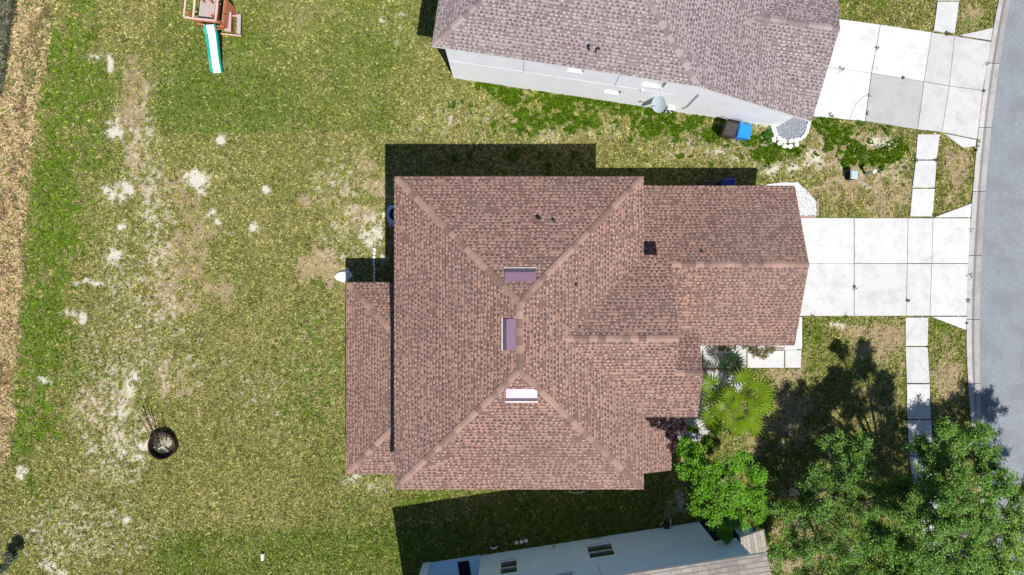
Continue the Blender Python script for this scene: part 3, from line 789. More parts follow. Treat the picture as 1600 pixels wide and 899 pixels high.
roof_pipe(hm, 840, 342, 6.4, None, .05, .3, True); roof_pipe(hm, 866, 347, 6.45); roof_pipe(hm, 900, 446, 6.8); roof_pipe(hm, 1095, 394, 4.1)

# ================================================================== NORTH HOUSE
hn = empty('house', FN.P(1, 16, 0), 'mauve grey roofed house with a sunlit white side wall and satellite dish', 'house', 'houses on neighbouring lots')
E2 = 5.7; D0 = 9.95; WS = -5.07; ES = 6.74; hw = (ES-WS)/2; D1 = D0+13.7; sm = (WS+ES)/2; zt = E2+hw*PITCH
P = FN.P
eg = 3.15; ce = ES+(E2-eg)/PITCH                      # catslide eave
gh = 3.83; gz = eg+gh*PITCH
a1, a2 = P(WS, D0, E2), P(ES, D0, E2)
r1, r2_ = P(sm, D0+hw, zt), P(sm, D1-hw, zt)
vx = (ce, D0); vr = P(ce-gh, D0+gh, gz)
cn_ = P(ce, D0+2*gh, eg)
polys = [[a1, a2, r1], [P(WS, D1, E2), a1, r1, r2_], [P(ES, D1, E2), P(WS, D1, E2), r2_],
         [a2, P(ce, D0, eg), vr, cn_, P(ES, D0+2*gh, E2), P(ES, D1, E2), r2_, r1],
         [P(ce, D0, eg), P(ce+.05, D0, eg), P(ce+.05, D0+gh, gz), vr], [vr, P(ce+.05, D0+gh, gz), P(ce+.05, D0+2*gh, eg), cn_]]
polys[3] = [a2, P(ce, D0, eg), vr, cn_, P(ES, D1, E2), r2_, r1]
rn = roof_mesh(polys).build('roof', [M['roof_n'], M['trim_white'], M['soffit']], hn)
cap_part([(a1, r1, HG), (a2, r1, HG), (r1, r2_, PITCH), (P(ce+.05, D0+gh, gz), vr, PITCH)], M['cap_n'], rn)
mb = MB()
def hitN(px, py, D=10.33):
    vx_, vy = px-800, py-449.5
    k = (.1495*vx_-.9888*vy)/D
    return ((.9888*vx_+.1495*vy)/k, CAM_H-1080/k)
nh = [(.62, 1.5, 3.65, 4.75), (4.45, 5.5, 3.4, 4.6), (2.5, 3.3, 1.42, 2.05)]
s0, z0_ = hitN(887, 111); s1_, _ = hitN(911, 114); nh[0] = (s0, s1_, z0_-.05, z0_+1.0)
s0, z0_ = hitN(1002, 134); s1_, _ = hitN(1036, 138); nh[1] = (s0, s1_, z0_, z0_+1.2)
s0, z0_ = hitN(943, 146); s1_, z1_ = hitN(967, 150); nh[2] = (s0, s1_, 1.42, 2.1)
wall_rect(mb, FN, 's', 10.33, -4.65, 6.4, 0, 5.55, nh, -1)
wall_rect(mb, FN, 'D', -4.65, 10.33, 23.3, 0, 5.55, [(12.0, 13.2, 3.6, 4.8), (16, 17.4, .9, 2.1)], -1)
wall_rect(mb, FN, 's', 23.3, -4.65, 6.4, 0, 5.55, [], 1)
wall_rect(mb, FN, 'D', 6.4, 17.0, 23.3, 0, 5.5, [], 1)
# catslide wall, top follows the rake
zk = lambda s: E2-(s-ES)*PITCH-.12
mb.face([P(6.4, 10.33, 0), P(12.4, 10.33, 0), P(12.4, 10.33, zk(12.4)), P(6.4, 10.33, zk(6.4))])
wall_rect(mb, FN, 'D', 12.4, 10.33, 17.2, 0, 3.0, [(11.2, 16.2, 0, 2.3)], 1)
mb.face([P(12.4, 10.33, 3.0), P(12.4, 17.2, 3.0), P(12.4, D0+gh, gz-.2)])
wall_rect(mb, FN, 's', 17.2, 6.4, 12.4, 0, 3.0, [], 1)
# control joints, a few millimetres proud
def jl(s, z0, z1): mb.box(s-.012, s+.012, 10.322, 10.329, z0, z1, 1, FN)
for pxa, pya, pxb, pyb in ((817, 112, 820, 97), (960, 134, 967, 120), (1030, 140, 1037, 131)):
    (sa, za), (sb, zb_) = hitN(pxa, pya), hitN(pxb, pyb); jl((sa+sb)/2, za, 5.5)
mb.box(-4.6, 6.3, 10.3225, 10.3285, 2.78, 2.80, 0, FN)
mb.build('wall', [M['stucco_n'], M['joint']], hn)
for h in nh: window(hn, FN, 's', 10.33, h, -1, M['blind'], M['trim_white'], bars=0)
for h in [(12.0, 13.2, 3.6, 4.8), (16, 17.4, .9, 2.1)]: window(hn, FN, 'D', -4.65, h, -1, M['glass'], M['trim_white'])
mb = MB()
for k in range(4): mb.box(12.3, 12.34, 11.22, 16.18, .06+k*.56, .06+k*.56+.54, 0, FN)
mb.build('garage_door', M['trim_white'], hn)
# electric meter with conduits on the wall
sM, zM = hitN(1046, 169)
mb = MB(); mb.box(sM-.16, sM+.16, 10.12, 10.325, zM-.15, zM+.45, 0, FN)
me_ = mb.build('meter_box', M['trim_white'], hn)
for ds, dz in ((-.1, .3), (.1, .33), (.0, .05)): MB().box(sM+ds-.045, sM+ds+.045, 10.07, 10.118, zM+dz-.05, zM+dz+.06, 0, FN).build('meter_dial', M['blackmetal'], me_)
mb = MB(); a_ = hitN(1060, 168); b_ = hitN(1076, 154)
mb.tube([FN.P(a_[0]+.2, 10.28, a_[1]), FN.P(a_[0]+.35, 10.28, a_[1]+.4), FN.P(a_[0]+.35, 10.28, b_[1]+.9)], .022, 6)
mb.build('conduit', M['joint'], hn)
mb = MB(); s_, z_ = hitN(1004, 140); mb.box(s_-.06, s_+.06, 10.24, 10.325, z_-.05, z_+.06, 0, FN); mb.build('wall_outlet', M['trim_white'], hn)
roof_pipe(hn, 931, 79, 6.9, None, .05, .25, True)

# ================================================================== SOUTH HOUSE
hs_ = empty('house', FS.P(1, 20, 0), 'grey tan roofed house with a shaded pale blue side wall', 'house', 'houses on neighbouring lots')
P = FS.P; D0s = 13.19; W_, E_ = -6.88, 9.2; hws = (E_-W_)/2; D1s = D0s+13.4; hd = 6.7; Es = 5.75; zs = Es+hd*PITCH
b1, b2, b3, b4 = P(W_, D0s, Es), P(E_, D0s, Es), P(E_, D1s, Es), P(W_, D1s, Es)
q1, q2 = P(W_+hd, D0s+hd, zs), P(E_, D0s+hd, zs)
rsr = roof_mesh([[b1, b2, q2, q1], [b3, b4, q1, q2], [b4, b1, q1]]).build('roof', [M['roof_s'], M['trim_white'], M['soffit']], hs_)
cap_part([(b1, q1, HG), (b4, q1, HG), (q2, q1, PITCH)], M['cap_s'], rsr)
er = roof_mesh([[P(8.83, 13.3, 3.45), P(10.15, 13.3, 2.9), P(10.15, 17.5, 2.9), P(8.83, 17.5, 3.45)]], .14).build('roof', [M['roof_s'], M['trim_white'], M['soffit']], hs_)
er['label'] = 'small lower entry roof'
def hitS(px, py, D=13.54):
    vx_, vy = px-800, py-449.5
    k = (.153*vx_+.9882*vy)/D
    return ((.9882*vx_-.153*vy)/k, CAM_H-1080/k)
def winS(pa, pb):
    (sa, za), (sb, zb_) = hitS(*pa), hitS(*pb); return (min(sa, sb), max(sa, sb), min(za, zb_), max(za, zb_))
sh = [winS((915, 852), (963, 866)), winS((781, 876), (809, 893)), winS((869, 897), (900, 912))]
mb = MB()
wall_rect(mb, FS, 's', 13.54, -3.75, 7.75, 0, 2.8, [h for h in sh if h[3] <= 2.8], -1)
zs_hi = [h for h in sh if h[3] > 2.8]
wall_rect(mb, FS, 's', 13.54, -6.5, 8.8, 2.8, 5.65, [(max(h[0], -6.4), h[1], max(h[2], 2.85), max(h[3], 3.9)) for h in zs_hi], -1)
mb.face([P(-6.5, 13.54, 2.8), P(-3.75, 13.54, 2.8), P(-3.75, 16.5, 2.8), P(-6.5, 16.5, 2.8)])
mb.face([P(7.75, 13.54, 2.8), P(8.8, 13.54, 2.8), P(8.8, 15.8, 2.8), P(7.75, 15.8, 2.8)])
wall_rect(mb, FS, 'D', -3.75, 13.54, 16.5, 0, 2.8, [], -1)
wall_rect(mb, FS, 's', 16.5, -6.5, -3.75, 0, 2.8, [(-5.8, -4.5, 0.05, 2.1)], -1)
wall_rect(mb, FS, 'D', -6.5, 16.5, 26.2, 0, 2.8, [], -1)
wall_rect(mb, FS, 'D', -6.5, 13.54, 26.2, 2.8, 5.65, [(15, 16.2, 3.7, 4.9)], -1)
wall_rect(mb, FS, 'D', 7.75, 13.54, 15.8, 0, 2.8, [], 1)
wall_rect(mb, FS, 's', 15.8, 7.75, 8.8, 0, 2.8, [], -1)
wall_rect(mb, FS, 'D', 8.8, 15.8, 26.2, 0, 2.8, [], 1)
wall_rect(mb, FS, 'D', 8.8, 13.54, 26.2, 2.8, 5.65, [(17, 18.4, 3.7, 4.9)], 1)
wall_rect(mb, FS, 's', 26.2, -6.5, 8.8, 0, 5.65, [], 1)
mb.face([P(8.8, 13.54, 5.65), P(8.8, 26.2, 5.65), P(8.8, D0s+hd, zs-.25)])
mb.box(2.0, 2.024, 13.532, 13.539, 3.3, 5.5, 1, FS)
mb.box(-2.0, 5.8, 13.532, 13.539, 2.79, 2.81, 0, FS)
mb.build('wall', [M['stucco_s'], M['joint']], hs_)
for h in sh:
    if h[3] > 2.8: h = (h[0], h[1], max(h[2], 2.85), max(h[3], 3.9))
    window(hs_, FS, 's', 13.54, h, -1, M['glass'], M['trim_white'])
window(hs_, FS, 'D', -6.5, (15, 16.2, 3.7, 4.9), -1, M['glass'], M['trim_white'])
window(hs_, FS, 'D', 8.8, (17, 18.4, 3.7, 4.9), 1, M['glass'], M['trim_white'])
MB().box(-6.78, -6.36, 13.46, 13.9, 0, 2.78, 0, FS).build('column', M['stucco_s'], hs_)
mb = MB()
cp = [(9.25, 0), (9.85, 0), (9.85, 2.78), (9.25, 2.78)]
mb.box(9.25, 9.55, 13.45, 13.85, 0, 2.72, 0, FS); mb.box(9.55, 9.9, 13.5, 13.8, 0, 2.0, 0, FS)
mb.build('column', M['stucco_s'], hs_)
mb = MB(); mb.box(-6.7, -3.76, 13.5, 16.45, -.05, .1, 0, FS); mb.build('patio_slab', M['stucco_s'], hs_)
mb = MB(); mb.box(7.8, 10.1, 13.5, 15.75, -.05, .08, 0, FS); mb.build('entry_slab', M['mat_dark'], hs_)
s_, z_ = hitS(865, 852); MB().tube([FS.P(s_, 13.45, z_-.0), FS.P(s_, 13.45, z_+.55)], .03, 6).build('conduit', M['joint'], hs_)
s_, z_ = hitS(1120, 857); MB().box(s_, s_+.9, 13.50, 13.536, z_, z_+.12, 0, FS).build('wall_trim', M['trim_white'], hs_)
s_, z_ = hitS(1040, 824)
mb = MB(); mb.box(s_-.1, s_+.15, 13.25, 13.536, .1, .35, 0, FS); mb.tube([FS.P(s_-.3, 13.3, .3), FS.P(s_-.1, 13.2, .2)], .02, 6, 1); mb.tube([FS.P(s_+.2, 13.3, .5), FS.P(s_+.3, 13.1, .2)], .02, 6, 1)
mb.build('hose_bib', [M['blackmetal'], M['trim_white']], hs_)
mm = MB(); mm.box(-4.98, -4.38, 13.66, 15.9, .104, .12, 0, FS)
tag(mm.build('doormat', M['mat_dark']), 'long dark mat on the pale patio slab of the south house', 'mat')
# ================================================================== BEDS OF ROCK
def pebbles(name, polys, n, mat, size, label, base_mat, seed=3):
    g = np.random.default_rng(seed)
    Vs = []; Fs = []; k = 0
    octv = np.array([(1,0,0),(0,1,0),(-1,0,0),(0,-1,0),(0,0,1),(0,0,-.5)])
    octf = np.array([(0,1,4),(1,2,4),(2,3,4),(3,0,4),(1,0,5),(2,1,5),(3,2,5),(0,3,5)])
    for P in polys:
        mb = MB(); mb.prism(P, -.05, .02); o = mb.build('rock_bed', base_mat); tag(o, kind='structure')
        xs = [p[0] for p in P]; ys_ = [p[1] for p in P]
        x = g.uniform(min(xs), max(xs), n*4); y = g.uniform(min(ys_), max(ys_), n*4)
        m = inpoly(x, y, P); x = x[m][:n]; y = y[m][:n]
        for i in range(len(x)):
            s_ = g.uniform(*size); a = g.uniform(0, 6.28)
            q = octv*np.array([s_*g.uniform(.7, 1.3), s_*g.uniform(.6, 1.1), s_*g.uniform(.5, .9)])
            c_, sn = math.cos(a), math.sin(a)
            q = np.stack([q[:, 0]*c_-q[:, 1]*sn+x[i], q[:, 0]*sn+q[:, 1]*c_+y[i], q[:, 2]+.025], 1)
            Vs.append(q); Fs.append(octf+k); k += 6
    o = np_mesh(name, np.concatenate(Vs), np.concatenate(Fs), mat)
    return tag(o, label, 'rocks', kind='stuff')
pebbles('white_rocks', BEDS[:4], 1500, M['pebble'], (.02, .05), 'white landscaping rocks in the beds beside the brown roofed garage and palm', simple('bed_base', (.42, .41, .39), .95, .1, var=.4, scale=20))
pebbles('grey_gravel', BEDS[4:], 2200, M['pebgrey'], (.02, .045), 'blue grey gravel in the rounded bed at the white house corner', M['pebgrey'], 4)

def rock_mesh(seed, sx, sy, sz):
    g = random.Random(seed); mb = MB(); n = 7; rings = [(.86, 0), (1, .35), (.95, .8), (.62, 1.0)]
    V = []
    for r_, z_ in rings:
        for k in range(n):
            a = 2*math.pi*k/n; rr = r_*g.uniform(.85, 1.1)
            ex = math.copysign(abs(math.cos(a))**.7, math.cos(a)); ey = math.copysign(abs(math.sin(a))**.7, math.sin(a))
            V.append((sx*ex*rr, sy*ey*rr, sz*z_))
    V += [(0, 0, sz*1.03)]
    F_ = [(i*n+k, i*n+(k+1) % n, (i+1)*n+(k+1) % n, (i+1)*n+k) for i in range(3) for k in range(n)]
    F_ += [(3*n+k, 3*n+(k+1) % n, 4*n) for k in range(n)]
    mb.solid(V, F_)
    return mb
ring = [(872,405),(893,450),(912,505),(885,590),(972,570),(975,640),(1045,612),(1050,690),(1150,605),(1140,692),(1240,660),(1225,600),(1265,580),(1310,575),(1345,545),(1370,510),(1393,470),(1405,430),(1416,385),(1427,345),(1438,305),(1445,270)]
protos = []
for i, (a, b) in enumerate(ring):
    x, y = G(1120+a/10, 160+b/10)
    if i < 3:
        o = rock_mesh(i, .145, .12, .12).build('edging_stone', M['stone'], None, origin=(0, 0, 0)); protos.append(o)
        tag(o, 'white painted stone in the ring around the blue grey gravel bed', 'stone', 'white stones around the gravel bed')
    else:
        o = protos[i % 3].copy(); COL.objects.link(o)
    k = .72 if i > 11 else 1
    o.location = (x, y, 0.01); o.rotation_euler = (0, 0, random.uniform(0, 6)); o.scale = (k, k, 1)
wp = None
for i in range(9):
    x, y = G(584.5+random.uniform(-.8, .8), 390+i*6.1)
    if wp is None:
        wp = rock_mesh(9, .07, .095, .07).build('edging_stone', M['stone'], None, origin=(0, 0, 0))
        tag(wp, 'small white stone in the row running to the rear porch corner', 'stone', 'white stones in a row at the porch')
        o = wp
    else: o = wp.copy(); COL.objects.link(o)
    o.location = (x, y, .0); o.rotation_euler = (0, 0, random.uniform(-.3, .3))
bp = None
def brick_row(p, q, n, label, group):
    global bp
    for i in range(n):
        f = (i+.5)/n; x, y = G(p[0]+(q[0]-p[0])*f, p[1]+(q[1]-p[1])*f)
        if bp is None:
            bp = MB().box(-.095, .095, -.05, .05, 0, .07).build('edging_brick', M['brick'], None, origin=(0, 0, 0)); o = bp
        else: o = bp.copy(); COL.objects.link(o)
        tag(o, label, 'brick', group)
        o.location = (x, y, .01); o.rotation_euler = (0, 0, math.atan2(-(q[1]-p[1]), q[0]-p[0])+random.uniform(-.08, .08))
brick_row((1277, 312), (1277, 337), 5, 'red edging brick beside the white rocks at the garage corner', 'bricks at the garage corner')
brick_row((1274, 339.2), (1246, 339.2), 5, 'red edging brick between the white rocks and the driveway', 'bricks along the driveway')
brick_row((1206, 545), (1225, 545), 4, 'red edging brick between rocks and front walkway', 'bricks along the walkway')
brick_row((1098, 577.5), (1150, 577.5), 8, 'red edging brick along the walkway below the small palm', 'bricks below the small palm')

def crack(pts, w=.011):
    mb = MB(); P = []
    for i in range(len(pts)-1):
        for k in range(5):
            f = k/5; x, y = G(pts[i][0]+(pts[i+1][0]-pts[i][0])*f, pts[i][1]+(pts[i+1][1]-pts[i][1])*f)
            P.append((x+random.uniform(-.02, .02), y+random.uniform(-.02, .02)))
    P.append(G(*pts[-1]))
    for a, b in zip(P[:-1], P[1:]):
        d = Vector((b[0]-a[0], b[1]-a[1], 0)).normalized(); h = (-d.y*w, d.x*w)
        mb.face([(a[0]-h[0], a[1]-h[1], .0575), (b[0]-h[0], b[1]-h[1], .0575), (b[0]+h[0], b[1]+h[1], .0575), (a[0]+h[0], a[1]+h[1], .0575)])
    return tag(mb.build('crack', M['joint']), kind='structure')
crack([(1358, 145), (1343, 157), (1333, 170), (1327, 187)]); crack([(1434, 560), (1440, 575), (1449, 583)], .008)
JW = [(1369, 76), (1313, 109), (1317, 108), (1357, 150), (1354, 178), (1410, 122), (1461, 51), (1478, 53), (1281, 127), (1276, 144), (1272, 170), (1536, 143), (1514, 430), (1511, 470), (1509, 505), (1334, 449), (1417, 470), (1452, 520), (1449, 542), (1430, 251), (1462, 251), (1516, 360), (1541, 100), (1298, 182), (1458, 337), (1268, 494), (1320, 493), (1253, 180), (1526, 228), (1528, 222), (1524, 236)]
gj = np.random.default_rng(4)
xw_ = np.concatenate([gj.normal(G(a, b)[0], (.03, .05, .07)[a % 3], (9, 16, 24)[b % 3]) for a, b in JW]); yw_ = np.concatenate([gj.normal(G(a, b)[1], (.03, .05, .07)[a % 3], (9, 16, 24)[b % 3]) for a, b in JW])
cw = np.array([(.09, .15, .02), (.20, .19, .07), (.05, .09, .02)])[gj.integers(0, 3, len(xw_))]
o = blades('joint_weeds', xw_, yw_, gj.uniform(.05, .12, len(xw_)), gj.uniform(.012, .03, len(xw_)), gj.uniform(.5, 1.0, len(xw_)), cw, gj)
o.location.z = .05
tag(o, 'small weeds sprouting from the joints of the driveways and sidewalk', 'weeds', kind='stuff')

# ================================================================== CARTS
def cart(mat, label, group, loc, rz, scale=1):
    r = empty('trash_cart', (0, 0, 0), label, 'trash cart', group)
    mb = MB()
    b = [(-.24, -.27), (.24, -.27), (.24, .25), (-.24, .25)]; t_ = [(-.31, -.36), (.31, -.36), (.31, .33), (-.31, .33)]
    V = [(x, y, .08) for x, y in b]+[(x, y, 1.0) for x, y in t_]+[(x*1.06, y*1.06, 1.0) for x, y in t_]+[(x*1.06, y*1.06, 1.035) for x, y in t_]
    F_ = [(3, 2, 1, 0)]+[(i, (i+1) % 4, 4+(i+1) % 4, 4+i) for i in range(4)]+[(4+i, 4+(i+1) % 4, 8+(i+1) % 4, 8+i) for i in range(4)]+[(8+i, 8+(i+1) % 4, 12+(i+1) % 4, 12+i) for i in range(4)]
    mb.solid(V, F_); mb.build('body', mat, r)
    mb = MB(); t2 = [(-.33, -.38), (.33, -.38), (.33, .36), (-.33, .36)]
    V = [(x, y, 1.04) for x, y in t2]+[(x, y, 1.07) for x, y in t2]+[(x*.82, y*.82, 1.125) for x, y in t2]
    F_ = [(3, 2, 1, 0), (8, 9, 10, 11)]+[(k*4+i, k*4+(i+1) % 4, (k+1)*4+(i+1) % 4, (k+1)*4+i) for k in range(2) for i in range(4)]
    mb.solid(V, F_); mb.box(-.12, .12, -.2, -.12, 1.12, 1.135); li = mb.build('lid', mat, r)
    MB().tube([(-.28, .36, .98), (-.28, .44, 1.03), (.28, .44, 1.03), (.28, .36, .98)], .018, 6).build('handle', mat, r)
    for sx in (-1, 1):
        mb = MB(); mb.tube([(sx*.24, .27, .12), (sx*.3, .27, .12)], .12, 14); mb.build('wheel', M['blackmetal'], r)
    r.location = loc; r.rotation_euler = (0, 0, rz)
    return r
G1 = 'wheeled trash carts beside the houses'
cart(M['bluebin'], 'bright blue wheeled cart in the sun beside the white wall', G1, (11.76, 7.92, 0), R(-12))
cart(M['darkbin'], 'dark brown wheeled cart left of the bright blue one', G1, (11.06, 8.02, 0), R(-18))
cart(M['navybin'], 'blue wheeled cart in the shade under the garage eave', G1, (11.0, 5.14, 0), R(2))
cart(M['darkbin'], 'dark wheeled cart in deep shade left of the blue cart at the garage eave', G1, (9.95, 5.05, 0), R(-3))
mb = MB(); mb.tube([(9.36, 5.2, 0), (9.36, 5.2, .75), (9.42, 5.12, .8)], .04, 8)
tag(mb.build('cleanout_pipe', M['white']), 'short white pipe in the shade beside the garage wall', 'pipe')

# satellite dish, part of the north house
def dish():
    c = Vector((7.26, 9.03, 2.0)); n = Vector((-.80, -.30, .58)).normalized()
    x = n.cross(Vector((0, 0, 1))).normalized(); y = n.cross(x).normalized()
    mb = MB(); V = []; rings = [0, .15, .3, .42]
    N = 24
    V.append(c)
    for r_ in rings[1:]:
        for k in range(N):
            a = 2*math.pi*k/N; V.append(c+x*r_*math.cos(a)+y*r_*1.08*math.sin(a)+n*(r_*r_*.35))
    F_ = [(0, 1+k, 1+(k+1) % N) for k in range(N)]+[(1+i*N+k, 1+i*N+(k+1) % N, 1+(i+1)*N+(k+1) % N, 1+(i+1)*N+k) for i in range(2) for k in range(N)]
    F_ = [f[::-1] for f in F_]
    nb = len(V); V += [v-n*.012 for v in V]
    F_ += [tuple(nb+i for i in f[::-1]) for f in F_[:]]
    F_ += [(1+2*N+k, 1+2*N+(k+1) % N, nb+1+2*N+(k+1) % N, nb+1+2*N+k) for k in range(N)]
    mb.solid([tuple(v) for v in V], F_)
    d = mb.build('satellite_dish', M['dish'], hn, smooth=False)
    w = Vector(FN.P(*[FN.a[0]*c.x+FN.a[1]*c.y, 10.32], 2.0)) if False else c+Vector((.15, .99, 0)).normalized()*.33
    MB().tube([c-n*.03, c-n*.15-Vector((0, 0, .15)), (c.x+.15, c.y+.36, 1.75)], .03, 8).build('mast', M['joint'], d)
    lo_ = c-y*.0
    MB().tube([c-Vector((0, 0, .36))+n*.0, c+n*.5-Vector((0, 0, .22))], .02, 6).build('feed_arm', M['joint'], d)
    MB().tube([c+n*.5-Vector((0, 0, .22)), c+n*.58-Vector((0, 0, .17))], .05, 8).build('feed_horn', M['joint'], d)
dish()

# utility pedestal, capped pipe
r = empty('utility_box', (17.55, 5.8, 0), 'grey green utility pedestal box on the lawn between the two driveways', 'utility box')
mb = MB(); mb.prism([(17.38, 5.6), (17.72, 5.6), (17.72, 6.0), (17.38, 6.0)], 0, .52); mb.build('body', M['mat_dark'], r)  # sides near-black: their shade is painted in, only the lid is grey green
mb = MB(); V = [(17.36, 5.57), (17.74, 5.57), (17.74, 6.03), (17.36, 6.03)]
mb.solid([(x, y, .523) for x, y in V]+[(x, y, .57) for x, y in V]+[(17.55+(x-17.55)*.75, 5.8+(y-5.8)*.75, .62) for x, y in V], [(3, 2, 1, 0), (8, 9, 10, 11)]+[(k*4+i, k*4+(i+1) % 4, (k+1)*4+(i+1) % 4, (k+1)*4+i) for k in range(2) for i in range(4)])
mb.build('lid', M['greybox'], r)
r = empty('standpipe', (18.4, 5.9, 0), 'thin grey standpipe with a round white cap beside the utility box', 'pipe')
MB().tube([(18.4, 5.9, 0), (18.4, 5.9, .85)], .055, 10).build('pipe', M['greybox'], r)
mb = MB(); mb.lathe(18.4, 5.9, [(.1, .853), (.115, .88), (.1, .96), (.05, 1.0)], 16); mb.build('cap', M['white'], r)
# air conditioner
r = empty('air_conditioner', (-5.92, 3.72, 0), 'outdoor air conditioner in the shade beside the brown roofed house rear wall', 'air conditioner')
mb = MB(); mb.box(-6.42, -5.42, 3.18, 4.22, 0, .1, tone=.4); mb.build('pad', M['concrete'], r)
mb = MB()
def rr(w, h, c_=.1): return [(-w+c_, -h), (w-c_, -h), (w, -h+c_), (w, h-c_), (w-c_, h), (-w+c_, h), (-w, h-c_), (-w, -h+c_)]
o8 = [(-5.92+a, 3.74+b) for a, b in rr(.44, .46)]
mb.prism(o8, .1, .8); mb.build('casing', M['acblue'], r)
mb = MB(); mb.lathe(-5.92, 3.74, [(.33, .803), (.33, .815), (.12, .84), (.12, .803)], 24); mb.build('fan_grille', M['mat_dark'], r)
mb = MB(); mb.lathe(-5.92, 3.74, [(.13, .842), (.13, .86), (.02, .87)], 16); mb.build('fan_hub', M['acblue'], r)
# white crumpled sheet at the porch corner
pts = [(522,432,.02),(528,427,.05),(534,425,.12),(541,425,.1),(543,418,.05),(547,424,.08),(552,431,.03),(546,436,.05),(541,441,.04),(534,440,.02),(527,438,.03)]
mb = MB(); top = [(*G(a, b), z_+.05) for a, b, z_ in pts]; cx, cy = G(538, 432)
n = len(top)
V = top+[(cx, cy, .30)]+[(x, y, 0) for x, y, z_ in top]
mb.solid(V, [(i, (i+1) % n, n)[::-1] for i in range(n)]+[(i, (i+1) % n, n+1+(i+1) % n, n+1+i) for i in range(n)])
tag(mb.build('white_sheet', M['white']), 'crumpled white sheet on the grass at the rear porch corner', 'sheet')
# small white marker in the back yard
x, y = G(412, 869)
tag(MB().box(x-.06, x+.06, y-.16, y+.16, 0, .22).build('marker_block', M['white']), 'small white block standing alone in the grass at the bottom of the yard', 'marker')
for i, (a, b, lb) in enumerate(((807, 848, 'leftmost of three pale round caps beside the shaded blue wall'), (815, 846.6, 'middle one of three pale round caps beside the shaded blue wall'), (822, 845, 'rightmost of three pale round caps beside the shaded blue wall'))):
    x, y = G(a, b); mb = MB(); mb.lathe(x, y, [(.1, 0), (.1, .05), (.08, .065)], 14); tag(mb.build('round_cap', M['stone']), lb, 'cap', 'round caps in the shaded side yard')
mb = MB(); mb.tube([(*G(766, 855), .04), (*G(770, 857), .05), (*G(774, 856.5), .06), (*G(777, 853.5), .05)], .03, 6)
tag(mb.build('plastic_strip', M['white']), 'short curved white strip on the shaded grass near the blue wall', 'strip')
hp = [(888+i*2.8, 766+3.2*math.sin(math.pi*i/9)) for i in range(10)]
mb = MB(); mb.tube([(*G(a, b+1.5), .05) for a, b in hp], .035, 6)
tag(mb.build('garden_hose', M['hose']), 'arc of pale hose on the grass below the brown roof edge', 'hose')

# ================================================================== FIRE RING AND RODS
fx, fy = -18.05, -8.15
r = empty('fire_ring', (fx, fy, 0), 'rusty steel fire ring with ash in the back yard', 'fire ring')
mb = MB(); mb.lathe(fx, fy, [(.66, 0), (.68, .42), (.70, .43), (.70, .40), (.68, 0)], 40, closed=True)
mb = MB(); mb.lathe(fx, fy, [(.69, .0), (.71, .44), (.68, .45), (.655, .43), (.64, .0)], 40, closed=True); mb.build('ring', M['rust'], r)
mb = MB(); g = random.Random(5); V = [(fx, fy, .12)]; N = 18
for k in range(N):
    a = 2*math.pi*k/N; rr_ = .36*g.uniform(.7, 1.15); V.append((fx+rr_*math.cos(a), fy+rr_*math.sin(a), .02))
mb.solid(V, [(0, 1+k, 1+(k+1) % N) for k in range(N)]); mb.build('ash_heap', M['ash'], r)
mb = MB(); mb.lathe(fx, fy, [(.63, .0), (.63, .022)], 30); mb.build('char_bed', M['blackmetal'], r)
for i, (a0, a1, lb) in enumerate((((253, 698), (222, 643), 'longest thin metal rod leaning on the fire ring rim'), ((246, 694), (219, 653), 'thin metal rod leaning out to the far left of the fire ring'), ((251, 692), (231, 656), 'thin metal rod leaning between the two longer ones on the fire ring'), ((262, 688), (248, 664), 'short thin metal rod at the top of the fire ring'))):
    p = Vector((*G(*a0), .12)); q = Vector((*G(*a1, .75), .75))
    mb = MB(); mb.tube([p, q], .02, 6); mb.tube([q, q+(q-p).normalized()*.14], .03, 6)
    tag(mb.build('roasting_rod', M['rust']), lb, 'rod', 'rods leaning on the fire ring')
for i, (dx, dy, a, m_, lb) in enumerate(((-.12, -.12, .5, 'barkpale', 'pale short log in the ash of the fire ring'), (.1, -.2, 2.2, 'bark', 'charred short log across the fire ring ash'))):
    mb = MB(); mb.tube([(fx+dx-.2*math.cos(a), fy+dy-.2*math.sin(a), .14), (fx+dx+.2*math.cos(a), fy+dy+.2*math.sin(a), .16)], [.05, .04], 7)
    tag(mb.build('log', M[m_]), lb, 'log', 'logs in the fire ring')

# ================================================================== PLAY SET
ps = empty('playset', (-15.1, 14.0, 0), 'wooden backyard playset with green slide and picnic bench', 'playset')
def bar(p, q, w, h, mb=None):
    mb = mb or MB(); p = Vector(p); q = Vector(q); d = (q-p).normalized(); u = d.cross(Vector((0, 0, 1)))
    if u.length < .1: u = Vector((1, 0, 0))
    u.normalize(); v = d.cross(u).normalized(); u = u*w/2; v = v*h/2
    V = [p-u-v, p+u-v, p+u+v, p-u+v, q-u-v, q+u-v, q+u+v, q-u+v]
    return mb.solid(V, [(3, 2, 1, 0), (4, 5, 6, 7), (0, 1, 5, 4), (1, 2, 6, 5), (2, 3, 7, 6), (3, 0, 4, 7)])
def ang(x, y, a=R(-6), ox=-15.2, oy=13.6): c_, s_ = math.cos(a), math.sin(a); return (ox+(x-ox)*c_-(y-oy)*s_, oy+(x-ox)*s_+(y-oy)*c_)
X0, X1, Y0, Y1 = -15.72, -14.55, 13.30, 14.6
for (a, b) in ((X0, Y0), (X1, Y0), (X1, Y1), (X0, Y1)):
    x, y = ang(a, b); bar((x, y, 0), (x, y, 2.5), .09, .09).build('post', M['cedar'], ps)
mb = MB()
for k in range(8):
    a = X0+.06+k*(X1-X0-.1)/8; p = ang(a, Y0+.06); q = ang(a, Y1-.06); bar((*p, 1.4), (*q, 1.4), .125, .03, mb)
mb.build('deck', M['plank'], ps)
